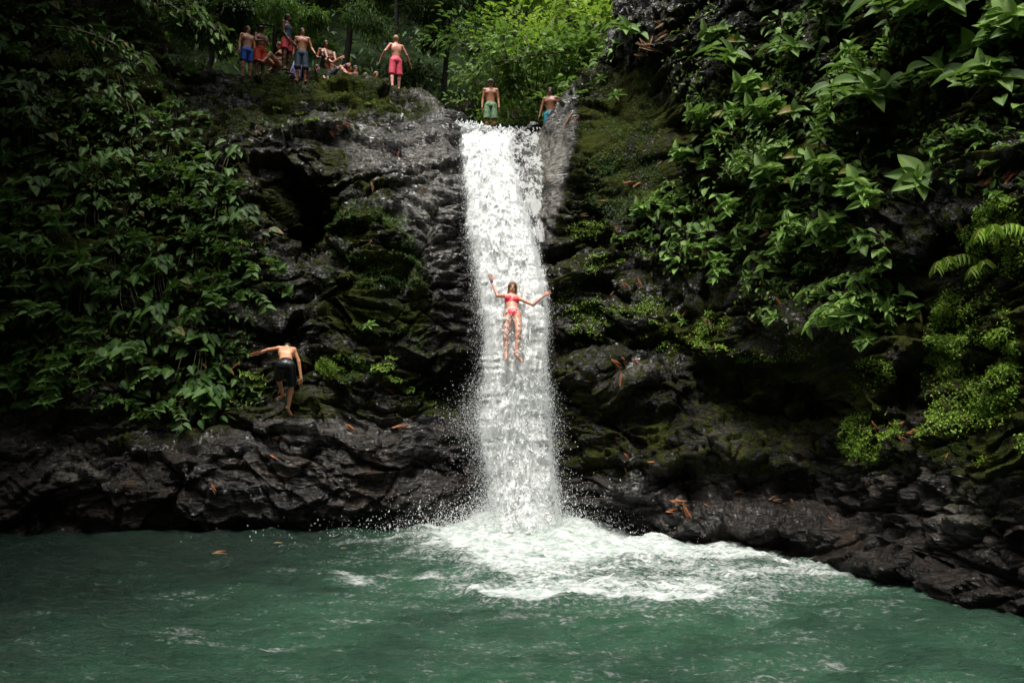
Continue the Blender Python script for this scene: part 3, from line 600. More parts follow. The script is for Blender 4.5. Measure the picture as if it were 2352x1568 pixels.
def put(kind, px, py, scale, label, cat='plant', group=None, rot=None, off=.05, loc=None):
    pr = proto(kind)
    if loc is None:
        loc, n = hit(px, py)
        if loc is None: return None
        dv = loc-np.array([0, 0, CH]); loc = loc+dv/np.linalg.norm(dv)*off+np.array([0, 0, -.02])
    if pr[1]: o = dup(pr[0])
    else: o = pr[0]; pr[1] = True
    o.location = tuple(float(c) for c in loc)
    o.rotation_euler = (random.uniform(-.2, .2), random.uniform(-.25, .25), random.uniform(-.5, .5) if rot is None else rot); o.scale = (scale,)*3
    for key in ('group',):
        if key in o: del o[key]
    tag(o, label, cat, group); return o
def inpoly(x, y, poly):
    c = False; n = len(poly)
    for i in range(n):
        x0, y0 = poly[i]; x1, y1 = poly[(i+1) % n]
        if (y0 > y) != (y1 > y) and x < (x1-x0)*(y-y0)/(y1-y0)+x0: c = not c
    return c
def pois(poly, rad, tries=3000):
    xs_ = [p[0] for p in poly]; ys_ = [p[1] for p in poly]; out = []
    for _ in range(tries):
        x = random.uniform(min(xs_), max(xs_)); y = random.uniform(min(ys_), max(ys_))
        if inpoly(x, y, poly) and all((x-a)**2+(y-b)**2 > rad*rad for a, b in out): out.append((x, y))
    return out

LANDR = [(2050, 55, 'the largest pale oval leaf'), (2090, 440, 'the star-shaped rosette'), (1910, 250, 'the plant holding an orange leaf'), (1780, 430, 'the tiered pale crown'), (1930, 410, 'the dark drooping leaves'), (1700, 500, 'the whorled shrub'), (1660, 350, 'the light shrub beside the mossy wall'), (2240, 110, 'the upper right corner'), (1530, 470, 'the thicket\'s lowest left shrub'), (1930, 700, 'the pale leaf sprays above the overhang'), (1650, 30, 'the top end of the mossy wall'), (2270, 330, 'the slanting husks at the right edge'), (1800, 120, 'the top centre of the right thicket'), (1640, 200, 'the mossy wall\'s top corner'), (1800, 600, 'the centre of the lower thicket edge')]
LANDL = [(230, 240, 'the long ribbed leaves'), (150, 60, 'the fan palm'), (185, 600, 'the pale leafy top'), (470, 400, 'the bright shrub by the wet rock'), (655, 850, 'the climbing man'), (565, 100, 'the man in blue shorts'), (10, 10, 'the top left corner'), (30, 860, 'the lower left end of the bank'), (20, 450, 'the left edge of the photo'), (330, 960, 'the bare rock below the bank'), (600, 600, 'the shelf under the hollow'), (350, 480, 'the middle of the left bank'), (330, 780, 'the fringe of big light leaves')]
USED = set()
LOOKS = {'herb': 'tiny bright herb', 'heartL': 'heart-leaved creeper', 'heartL2': 'broad-leaved creeper', 'shootL': 'oval-leaved shrub', 'shootL2': 'narrow-leaved shrub', 'bigR': 'big-leaved plant', 'bigR2': 'big-leaved bush', 'midR': 'oval-leaved shrub', 'midR2': 'many-stemmed shrub', 'smallR': 'fine-leaved shrub', 'heartR': 'round-leaved hanging plant', 'drapeR': 'shingled hanging plant', 'rosS': 'whorled seedling'}
def autolabel(kind, x, y, lands, scale):
    look = LOOKS[kind]; order = sorted(lands, key=lambda l: (l[0]-x)**2+(l[1]-y)**2)
    for l in order[:6]:
        dx, dy = x-l[0], y-l[1]; dist = math.hypot(dx, dy)
        ang = math.degrees(math.atan2(-dy, dx)) % 360; dr = ['right of', 'upper right of', 'above', 'upper left of', 'left of', 'lower left of', 'below', 'lower right of'][int(((ang+22.5) % 360)//45)]
        di = 'just' if dist < 70 else 'a little' if dist < 130 else 'some way' if dist < 220 else 'far'
        lab = '%s %s %s %s' % (look, di, dr, l[2])
        if lab not in USED: USED.add(lab); return lab
        for sz, c in (('small', scale < .75), ('full', scale > .88)):
            lab2 = sz+' '+lab
            if c and lab2 not in USED: USED.add(lab2); return lab2
    return lab
# --- named plants on the right wall
SOLO = [
 ('bigR', 2050, 75, 1.55, 'large broad-leaved plant at the top right with the palest big oval leaf', .0),
 ('ros', 2090, 445, 1.05, 'rosette plant with five long pointed leaves spread like a star on the right wall', .0),
 ('bigR', 1910, 250, 1.15, 'tall broad-leaved plant in the upper right with an orange dry leaf caught on it', .2),
 ('bigR2', 1780, 430, 1.0, 'broad-leaved plant with a tiered pale crown left of the star-shaped rosette', .1),
 ('bigR2', 1930, 410, 1.0, 'broad-leaved plant with large dark drooping toothed leaves in the middle of the right wall', -.2),
 ('midR', 1700, 500, 1.05, 'shrub with whorls of oval leaves near the lower left of the right thicket', .1),
 ('midR', 1660, 350, 1.0, 'dense light green shrub at the left edge of the thicket beside the mossy wall', .2),
 ('heartR', 2240, 110, 1.1, 'plant with hanging rounded leaves in the upper right corner', -.1),
 ('midR2', 1530, 470, .9, 'leafy shrub hanging lowest at the left of the right thicket', .2),
 ('midR2', 1930, 700, .95, 'shrub with pale spreading leaf sprays below the thicket, above the dark overhang', .0),
 ('rosS', 1975, 785, 1.25, 'plant with bright rounded leaves hanging at the tip of the lowest shrub', .1),
 ('rosS', 1770, 735, .95, 'small plant with three round bright leaves alone on the mossy ledge', .0),
 ('rosS', 1565, 745, .7, 'small long-leaved seedling on the mossy ledge beside fallen husks', .2),
 ('rosS', 770, 590, .75, 'lone small plant with five pale pointed leaves on the dark mossy slope under the hollow', .0),
 ('rosS', 855, 755, .95, 'small plant with hanging pointed leaves on the moss left of the waterfall', -.3),
 ('fern', 2275, 535, .8, 'upper drooping fern with narrow arching leaflets on a brown stalk at the right edge', .0),
 ('fern', 2170, 605, .8, 'left one of the two lower ferns with narrow drooping leaflets at the right', .1),
 ('fern', 2265, 620, .8, 'right one of the two lower ferns with narrow drooping leaflets at the right', -.1),
 ('heartL2', 230, 240, .8, 'plant with long ribbed leaves standing out at the top of the left bank', .2),
 ('fan', 150, 60, 1.3, 'fan-leaved palm with pleated grey-green leaves in the top left corner', .0),
 ('shootL', 185, 600, 1.15, 'shrub with a pale leafy top in the middle of the left bank', .0),
 ('shootL2', 470, 400, 1.0, 'bright shrub at the right edge of the left bank beside the wet rock', .1),
 ('shootL', 800, 870, .0, 'x', 0),
]
for (k, x, y, s, lab, r_) in SOLO:
    if s > 0: put(k, x, y, s, lab, 'plant', None, r_, off={'rosS': 0, 'ros': -.45, 'fern': -.35, 'bigR': -.35, 'bigR2': -.25}.get(k, -.12))
RP1 = [(1620, -60), (2360, -60), (2360, 250), (2160, 250), (1990, 270), (1640, 280)]
RP2 = [(1600, 260), (1980, 290), (2000, 480), (2040, 560), (1700, 620), (1600, 600), (1460, 560), (1480, 470), (1590, 380)]
RP3 = [(1620, 590), (2000, 560), (2060, 700), (2000, 800), (1870, 740), (1850, 650), (1680, 650)]
RP4 = [(2180, 330), (2360, 330), (2360, 460), (2200, 440)]
for i, (x, y) in enumerate(pois(RP1, 76)):
    k = random.choice(['bigR', 'bigR2', 'bigR', 'bigR2', 'midR', 'heartR']); sc = random.uniform(.75, 1.15); put(k, x, y, sc, autolabel(k, x, y, LANDR, sc), 'plant', 'plants in the thicket at the top of the right wall')
for i, (x, y) in enumerate(pois(RP2, 50)):
    k = random.choice(['midR', 'midR2', 'bigR2', 'drapeR', 'midR', 'heartR']); sc = random.uniform(.65, 1.0); put(k, x, y, sc, autolabel(k, x, y, LANDR, sc), 'plant', 'shrubs in the middle belt of the right wall thicket')
for i, (x, y) in enumerate(pois(RP3, 42)):
    k = random.choice(['smallR', 'midR2', 'midR']); sc = random.uniform(.6, .9); put(k, x, y, sc, autolabel(k, x, y, LANDR, sc), 'plant', 'shrubs on the lower edge of the right wall thicket')
for i, (x, y) in enumerate(pois(RP4, 60)):
    k = random.choice(['rosS', 'smallR']); sc = random.uniform(.6, 1.0); put(k, x, y, sc, autolabel(k, x, y, LANDR, sc), 'plant', 'small plants at the right edge')
LP = [(-60, -60), (400, -60), (470, 60), (520, 165), (470, 230), (500, 330), (540, 420), (560, 520), (600, 620), (560, 700), (470, 760), (500, 830), (560, 900), (500, 940), (330, 930), (200, 900), (60, 900), (-60, 920)]
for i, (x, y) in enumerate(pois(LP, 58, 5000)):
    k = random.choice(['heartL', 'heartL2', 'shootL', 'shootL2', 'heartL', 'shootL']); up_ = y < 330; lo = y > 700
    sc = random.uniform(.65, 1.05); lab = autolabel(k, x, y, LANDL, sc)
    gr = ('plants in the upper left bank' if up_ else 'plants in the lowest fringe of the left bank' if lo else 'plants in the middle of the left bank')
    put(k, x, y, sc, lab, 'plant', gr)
for (x, y, s) in [(520, 480, .8), (545, 520, .8), (500, 540, .8), (560, 560, .7), (480, 420, .7), (590, 640, .6), (575, 860, .8), (590, 885, .6), (530, 915, .7)]:
    put('herb', x, y, s*1.5, 'tiny bright herb sprouting along the right border of the left bank', 'plant', 'herbs bordering the left bank')
HERB = [(880, 840, 1.2), (900, 870, 1.0), (940, 890, 1.0), (965, 905, 1.1), (980, 925, .9), (900, 820, .8), (985, 900, .7)]
for (x, y, s) in HERB: put('herb', x, y, s, 'small green herb on the rock below the moss slope left of the waterfall', 'plant', 'herbs left of the lower waterfall')
for (x, y, s) in [(690, 265, .9), (720, 280, 1.0), (850, 240, .8), (770, 250, .6), (900, 265, .5), (640, 250, .8)]: put('herb', x, y, s, 'little green herb on the mossy rock below the people', 'plant', 'herbs on the top rock')
for (x, y, s) in [(1620, 790, 1), (1660, 800, 1), (1560, 720, .8), (1500, 740, .8), (1400, 740, .8), (1330, 790, .7), (1420, 600, .8), (1370, 590, .8), (1340, 510, .7), (1380, 520, .7), (1345, 700, .8), (1640, 720, .9), (1700, 830, .6)]:
    put('herb', x, y, s, 'small bright herb growing in the moss right of the waterfall', 'plant', 'herbs in the moss right of the waterfall')
# plants on the top of the rock rib beside the lip
for (k, x, y, s, lab) in [('heartR', 1415, 110, .75, 'plant with big hanging leaves on the rock rib above the waterfall lip'), ('bigR', 1440, 90, .85, 'arching large-leaved plant topping the rock rib among dry husks'),
                          ('rosS', 1420, 230, 1.3, 'low dangling plant with round leaves under the rock rib'), ('rosS', 1380, 190, 1.1, 'small bright plant on the left edge of the rock rib'), ('midR2', 1340, 215, .5, 'small shrub on the rock rib beside the man in blue shorts')]:
    put(k, x, y, s, lab)

# --- moss and ground cover: stuff
LANDH = [(700, 250, 'the seated people'), (850, 235, 'the man in pink shorts'), (900, 840, 'the green mossy block'), (1375, 530, 'the dry leaf heap'), (1440, 740, 'the seedling on the ledge'), (1640, 790, 'the round-leaved plant'), (1330, 760, 'the lower half of the waterfall'), (540, 500, 'the bright shrub by the wet rock'), (570, 880, 'the climbing man')]
for o in [o for o in list(COL.objects) if o.name.startswith('small_herb')]:
    hx_, hy_ = proj(np.array(o.location)); o['label'] = autolabel('herb', float(hx_), float(hy_), LANDH, o.scale[0])
def scatter(name, mat, tpl, ells, n, L, label, cat, seed, outw=.03, updir=.6):
    r = np.random.default_rng(seed); u, v = U.ravel(), Vv.ravel(); pw = np.zeros(u.shape)
    for (cx, cy, rx, ry, a) in ells: pw = np.maximum(pw, a*(((u-cx)/rx)**2+((v-cy)/ry)**2 < 1))
    Gf = G.reshape(-1, 3); pw = pw*np.clip(.25+1.5*fbm(Gf, 1.3, 3, seed), 0, 1)*((rows[None, :] < NR+.5)*np.ones((nx, 1))).ravel()
    idx = r.choice(len(u), n, p=pw/pw.sum()); Nn = gnormals(G); Nn = (-Nn if Nn[600, 300, 1] > 0 else Nn).reshape(-1, 3)[idx]
    pos = Gf[idx]+r.normal(0, .02, (n, 3))+Nn*r.uniform(0, outw, (n, 1)); nn = Nn*.7+np.array([0, -.25, updir])+r.normal(0, .35, (n, 3)); d = r.normal(0, 1, (n, 3))+np.array([0, -.5, -.5])
    lv = Leaves(); lv.add(tpl, pos, d, nn, L*r.uniform(.5, 1.3, n)); o = lv.build(name, mat); tag(o, label, cat, kind='stuff'); return o
scatter('ground_cover', LEAF_L, T_SM, [(150, 450, 330, 460, 1), (430, 500, 130, 180, .8), (480, 720, 110, 160, .6), (330, 900, 260, 70, .5), (400, 50, 180, 130, 1), (560, 900, 50, 40, .4)], 6500, .15, 'carpet of small green leaves covering the left bank', 'ground cover', 401, .12)
scatter('ground_cover', LEAF_R, T_SM, [(1950, 140, 420, 220, 1), (1780, 420, 230, 190, .9), (1580, 520, 120, 110, .8), (1850, 640, 190, 110, .6), (2250, 300, 130, 150, .4)], 5000, .13, 'carpet of small green leaves behind the plants of the right wall', 'ground cover', 402, .12)
scatter('moss', LEAF_M, TINY, [(2230, 850, 110, 220, 1), (2300, 560, 80, 110, .6), (2000, 1000, 75, 60, .9), (2320, 1060, 70, 60, 1), (2160, 1010, 60, 40, 1), (2190, 560, 60, 40, .5), (2000, 860, 60, 40, .4)], 26000, .045, 'bright green moss cushions on the boulders at the right edge', 'moss', 403, .03)
scatter('moss', LEAF_M, TINY, [(1440, 730, 140, 60, .6), (1600, 770, 120, 50, .8), (1360, 530, 60, 22, .6), (1430, 610, 90, 50, .5), (1750, 790, 140, 40, .4), (1310, 720, 50, 60, .4)], 5500, .042, 'patches of green moss on the ledges right of the waterfall', 'moss', 404, .03)
scatter('moss', LEAF_M, TINY, [(785, 842, 58, 30, 1)], 3500, .035, 'bright green moss coating the square block right of the climber', 'moss', 406, .02)
scatter('moss', LEAF_L, TINY, [(860, 640, 120, 140, .8), (840, 500, 100, 50, .7), (950, 720, 60, 90, .8), (870, 240, 120, 40, .5), (700, 200, 170, 25, .5), (790, 845, 65, 35, .6), (1420, 330, 100, 200, .5), (600, 280, 80, 40, .4)], 22000, .045, 'dark green moss on the rock slopes either side of the fall', 'moss', 405, .03)

# ------------------------------------------------------------------ forest behind
def hill():
    a = np.linspace(-180, 180, 360)[:, None]; v = np.linspace(0, 1, 90)[None, :]
    th = np.radians(a); Rb = 36+10*v**1.2; X = Rb*np.sin(th)*1.1-1; Yy = 2+Rb*np.cos(th); Z = 6+v*52+0*a  # unseen part behind the camera added, and ring raised, to block low sky
    p = np.stack([X, Yy, Z], -1); p += (1.6*fbm(p, .25, 4, 77)+.4*fbm(p, 1.2, 3, 78))[..., None]*np.array([.3, -1, .3])
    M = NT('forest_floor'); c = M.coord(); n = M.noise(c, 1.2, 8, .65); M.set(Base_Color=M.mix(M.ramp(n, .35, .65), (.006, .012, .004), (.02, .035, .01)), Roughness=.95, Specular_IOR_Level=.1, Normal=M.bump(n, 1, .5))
    o = mesh_np('hillside', p, grid_faces(360, 90), M.m); tag(o, kind='structure')
    idx = rng.integers(60*90, 300*90, 42000); q = p.reshape(-1, 3)[idx]+rng.normal(0, .5, (42000, 3)); keep = np.abs(q[:, 0]) < 26; q = q[keep]
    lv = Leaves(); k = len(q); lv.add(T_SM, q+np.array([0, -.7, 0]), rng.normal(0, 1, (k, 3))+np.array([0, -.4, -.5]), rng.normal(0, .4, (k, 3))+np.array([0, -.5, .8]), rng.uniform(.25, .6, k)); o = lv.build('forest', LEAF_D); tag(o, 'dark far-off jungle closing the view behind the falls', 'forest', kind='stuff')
hill()
def tree(name, loc, h, mat, crown, label, leafL=.2, tpl=T_SM, nleaf=5000, seed=0, group=None, lean=(0, 0), tr=.16, cat='tree', branches=9, flat=.35, hang=.3):
    r = np.random.default_rng(seed); root = empty(name, loc); stn = Stems(); lv = Leaves()
    pts = [np.array([lean[0]*t*h, lean[1]*t*h, h*t])+np.array([r.normal(0, .05), r.normal(0, .05), 0])*(t > 0) for t in np.linspace(0, 1, 9)]
    stn.add(pts, np.linspace(tr, tr*.3, 9), 9); cz, cr, ch = crown   # crown from height cz; radius; height
    tips = []
    for b in range(branches):
        t = cz/h+(1-cz/h)*r.random(); p0 = np.array([lean[0]*t*h, lean[1]*t*h, h*t]); a = b*2.4+r.uniform(-.3, .3); Lb = cr*r.uniform(.55, 1.05)*(1-.45*(t-cz/h)/(1.001-cz/h)); d = np.array([math.cos(a), math.sin(a), r.uniform(.05, .5)])
        bp = [p0+d*Lb*s_+np.array([0, 0, -.28*Lb*s_*s_]) for s_ in np.linspace(0, 1, 6)]; stn.add(bp, np.linspace(tr*.35, tr*.06, 6), 5)
        for s_ in (.45, .65, .85, 1): 
            j = s_*5; i0 = min(4, int(j)); tips.append((bp[i0]+(bp[i0+1]-bp[i0])*(j-i0), d, Lb))
    k = nleaf//len(tips)
    for (c, d, Lb) in tips:
        rad = cr*r.uniform(.16, .34); q = r.normal(0, 1, (k, 3)); q /= np.linalg.norm(q, axis=1, keepdims=True); q *= rad*np.cbrt(r.random((k, 1))); q[:, 2] *= flat*1.6
        dd = q*.8/rad+r.normal(0, .4, (k, 3))+np.array([0, 0, -hang]); nn = r.normal(0, .3, (k, 3))+np.array([0, -.25, 1]); lv.add(tpl, c+q, dd, nn, leafL*r.uniform(.6, 1.2, k))
    stn.build('trunk', BARK, root); lv.build('crown', mat, root); tag(root, label, cat, group); return root
def at(px, py, Y): return P(px, py, Y)
TREES = [
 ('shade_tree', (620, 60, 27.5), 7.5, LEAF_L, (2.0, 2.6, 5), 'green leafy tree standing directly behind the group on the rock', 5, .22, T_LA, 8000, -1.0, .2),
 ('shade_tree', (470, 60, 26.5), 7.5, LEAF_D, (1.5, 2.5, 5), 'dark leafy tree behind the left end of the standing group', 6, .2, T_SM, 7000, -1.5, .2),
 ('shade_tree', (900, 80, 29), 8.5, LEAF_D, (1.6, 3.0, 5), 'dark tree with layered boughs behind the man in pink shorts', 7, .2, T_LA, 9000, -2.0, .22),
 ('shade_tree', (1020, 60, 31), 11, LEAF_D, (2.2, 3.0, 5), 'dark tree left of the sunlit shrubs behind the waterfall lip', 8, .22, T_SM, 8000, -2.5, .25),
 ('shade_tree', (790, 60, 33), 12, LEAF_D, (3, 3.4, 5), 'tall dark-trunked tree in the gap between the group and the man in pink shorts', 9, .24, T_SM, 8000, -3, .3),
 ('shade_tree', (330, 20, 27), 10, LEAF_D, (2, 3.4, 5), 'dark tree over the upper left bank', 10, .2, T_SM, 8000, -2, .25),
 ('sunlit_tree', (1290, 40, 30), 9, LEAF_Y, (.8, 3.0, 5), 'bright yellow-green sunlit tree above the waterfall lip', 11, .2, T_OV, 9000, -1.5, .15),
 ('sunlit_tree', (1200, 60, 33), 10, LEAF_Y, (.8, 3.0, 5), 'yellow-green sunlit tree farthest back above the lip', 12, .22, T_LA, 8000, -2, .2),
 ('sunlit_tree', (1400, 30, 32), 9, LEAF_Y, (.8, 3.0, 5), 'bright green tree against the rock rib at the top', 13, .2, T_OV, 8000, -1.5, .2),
]
for (nm, (px, py, Y), h, m, cr, lab, sd_, lL, tp_, nl, zo, trr) in TREES:
    q = at(px, 300, Y); z0 = q[2]-1.0 if px > 1000 else at(px, 190, Y)[2]-1.0
    tree(nm, (q[0], Y, z0), h, m, cr, lab, lL, tp_, nl, sd_, None, (.03, 0), trr*.55)
for (nm, (px, Y, z), h, cr, lab, sd_) in [  # out-of-frame trees, added to darken the corners and the left bank
 ('added_canopy_tree', (-13.0, 13.5, 5.0), 14, (8, 6.0, 5), 'unseen tree added above the left bank to shade it', 31), ('added_canopy_tree', (-11.5, 6.5, 2.0), 15, (10, 5.5, 5), 'unseen tree added over the near left shore for shade', 32),
 ('added_canopy_tree', (-17.5, 17.0, 5.0), 15, (9, 6.5, 5), 'unseen tree added farther left behind the left bank for shade', 35), ('added_canopy_tree', (-12.0, 21.5, 9.0), 12, (7, 5.5, 5), 'unseen tree added above the upper left bank for shade', 34), ('added_canopy_tree', (12.5, 4.5, 3.0), 14, (9.5, 4.5, 5), 'unseen tree added over the near right shore for shade', 33)]:
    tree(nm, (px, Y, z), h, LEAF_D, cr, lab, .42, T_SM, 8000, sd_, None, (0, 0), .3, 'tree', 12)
def bush(name, px, py, Y, R, mat, tpl, leafL, n, label, seed, cat='shrub', group=None):
    r = np.random.default_rng(seed); c = at(px, py, Y); root = empty(name, (c[0], c[1], c[2]-R)); stn = Stems(); lv = Leaves()
    nc = 16; k = n//nc
    for b in range(nc):
        a = r.uniform(0, 2*math.pi); e = r.uniform(.1, 1.3); d = np.array([math.cos(a)*math.cos(e), math.sin(a)*math.cos(e)*.7, math.sin(e)]); Lb = R*r.uniform(.8, 1.75)
        tip = d*Lb; stn.add([(0, 0, 0), tip*.5+np.array([0, 0, .05]), tip], [.03, .018, .006]); q = r.normal(0, .27*R, (k, 3))*np.array([1, 1, .6])
        lv.add(tpl, tip+q, q+d*.4*R+np.array([0, -.2*R, -.25*R])+r.normal(0, .12*R, (k, 3)), r.normal(0, .3, (k, 3))+np.array([0, -.45, .9]), leafL*r.uniform(.6, 1.2, k))
    stn.build('stem', STEM, root); lv.build('foliage', mat, root); tag(root, label, cat, group)
LEAF_B = mat_leaf('bright_shrub_leaf', (.10, .19, .04), (.20, .32, .09), trans=.4)
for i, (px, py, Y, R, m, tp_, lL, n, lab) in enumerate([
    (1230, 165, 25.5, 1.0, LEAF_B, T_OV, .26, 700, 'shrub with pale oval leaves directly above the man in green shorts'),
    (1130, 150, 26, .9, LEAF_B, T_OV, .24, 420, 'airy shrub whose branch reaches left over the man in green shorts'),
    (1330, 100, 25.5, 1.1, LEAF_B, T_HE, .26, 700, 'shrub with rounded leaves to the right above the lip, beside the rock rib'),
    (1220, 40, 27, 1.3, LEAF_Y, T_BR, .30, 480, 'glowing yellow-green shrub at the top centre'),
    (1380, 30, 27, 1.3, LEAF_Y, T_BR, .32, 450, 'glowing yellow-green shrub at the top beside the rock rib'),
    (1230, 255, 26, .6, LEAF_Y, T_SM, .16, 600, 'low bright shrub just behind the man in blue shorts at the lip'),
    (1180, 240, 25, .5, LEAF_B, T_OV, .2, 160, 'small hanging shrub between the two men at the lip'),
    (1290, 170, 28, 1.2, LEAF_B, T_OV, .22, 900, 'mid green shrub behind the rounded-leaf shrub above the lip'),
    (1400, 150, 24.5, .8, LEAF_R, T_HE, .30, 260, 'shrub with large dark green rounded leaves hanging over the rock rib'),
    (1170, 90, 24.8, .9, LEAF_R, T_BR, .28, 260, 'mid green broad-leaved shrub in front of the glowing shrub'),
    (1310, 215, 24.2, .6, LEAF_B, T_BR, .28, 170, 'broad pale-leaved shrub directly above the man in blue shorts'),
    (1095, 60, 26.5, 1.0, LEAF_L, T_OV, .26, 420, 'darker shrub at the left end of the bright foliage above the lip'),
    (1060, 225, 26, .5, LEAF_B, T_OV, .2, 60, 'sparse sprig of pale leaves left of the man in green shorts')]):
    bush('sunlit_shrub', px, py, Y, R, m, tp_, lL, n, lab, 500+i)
# overhanging branches, upper left
def branch(px0, py0, px1, py1, Y, mat, tpl, leafL, n, label, seed):
    r = np.random.default_rng(seed); a, b = at(px0, py0, Y), at(px1, py1, Y-.6); root = empty('overhanging_branch', a); stn = Stems(); lv = Leaves(); D_ = b-a
    pts = [D_*t+np.array([0, 0, .25*math.sin(t*3.1)]) for t in np.linspace(0, 1, 9)]; stn.add(pts, np.linspace(.03, .006, 9))
    for i in range(n):
        t = r.uniform(.1, 1); j = min(7, int(t*8)); p = pts[j]+(pts[j+1]-pts[j])*(t*8-j); dd = unit(D_)*.7+np.array([0, 0, -.4])+r.normal(0, .5, 3); tw = r.normal(0, .12, 3); stn.add([p, p+tw], [.006, .003], 4)
        lv.add(tpl, p+tw, dd, r.normal(0, .3, 3)+np.array([0, -.6, .7]), leafL*r.uniform(.6, 1.1), r.random())
    stn.build('stem', STEM, root); lv.build('foliage', mat, root); tag(root, label, 'branch')
branch(330, -60, 545, 120, 19.5, LEAF_R, T_OV, .28, 60, 'leafy branch hanging down to the left of the man in blue shorts', 601)
branch(170, -60, 470, 60, 19, LEAF_L, T_OV, .26, 70, 'leafy branch crossing the top edge above the left bank', 602)
branch(100, 60, 340, 150, 18.5, LEAF_L, T_OV, .24, 60, 'shaded branch spreading over the upper left bank', 603)
branch(1300, 120, 1040, 190, 24.6, LEAF_B, T_OV, .24, 60, 'thin branch with pale leaves reaching left above the lip', 604)

# ------------------------------------------------------------------ dry leaves
def dry_leaf(px, py, Lpx, ang, mat, label, group=None, water=False, n=1, name='dry_leaf'):
    for k in range(n):
        dx, dy_ = (random.gauss(0, 17), random.gauss(0, 11)) if k else (0, 0); a = math.radians(ang+(random.uniform(-60, 60) if k else 0))
        if water: loc = PW(px+dx, py+dy_, .05); nn = np.array([0, 0, 1.])
        else:
            loc, nn = hit(px+dx, py+dy_)
            if loc is None: continue
        L = Lpx*loc[1]/F*random.uniform(.85, 1.2); lv = Leaves(); d = np.array([math.cos(a), 0, math.sin(a)]) if not water else np.array([math.cos(a), math.sin(a), 0])
        off = nn*.03; lv.add(T_DRY, -d*L/2, d, nn*.6+np.array([0, -.4, .5]), L, random.random())
        if Lpx > 24: lv.add(T_DRY, -d*L*.3+np.array([0, -.01, .02]), d+np.array([.15, 0, .2]), nn*.5+np.array([.3, -.4, .5]), L*.7, random.random())
        o = lv.build(name, mat); o.location = tuple((loc+off).tolist()); tag(o, label, 'dry leaf', group)
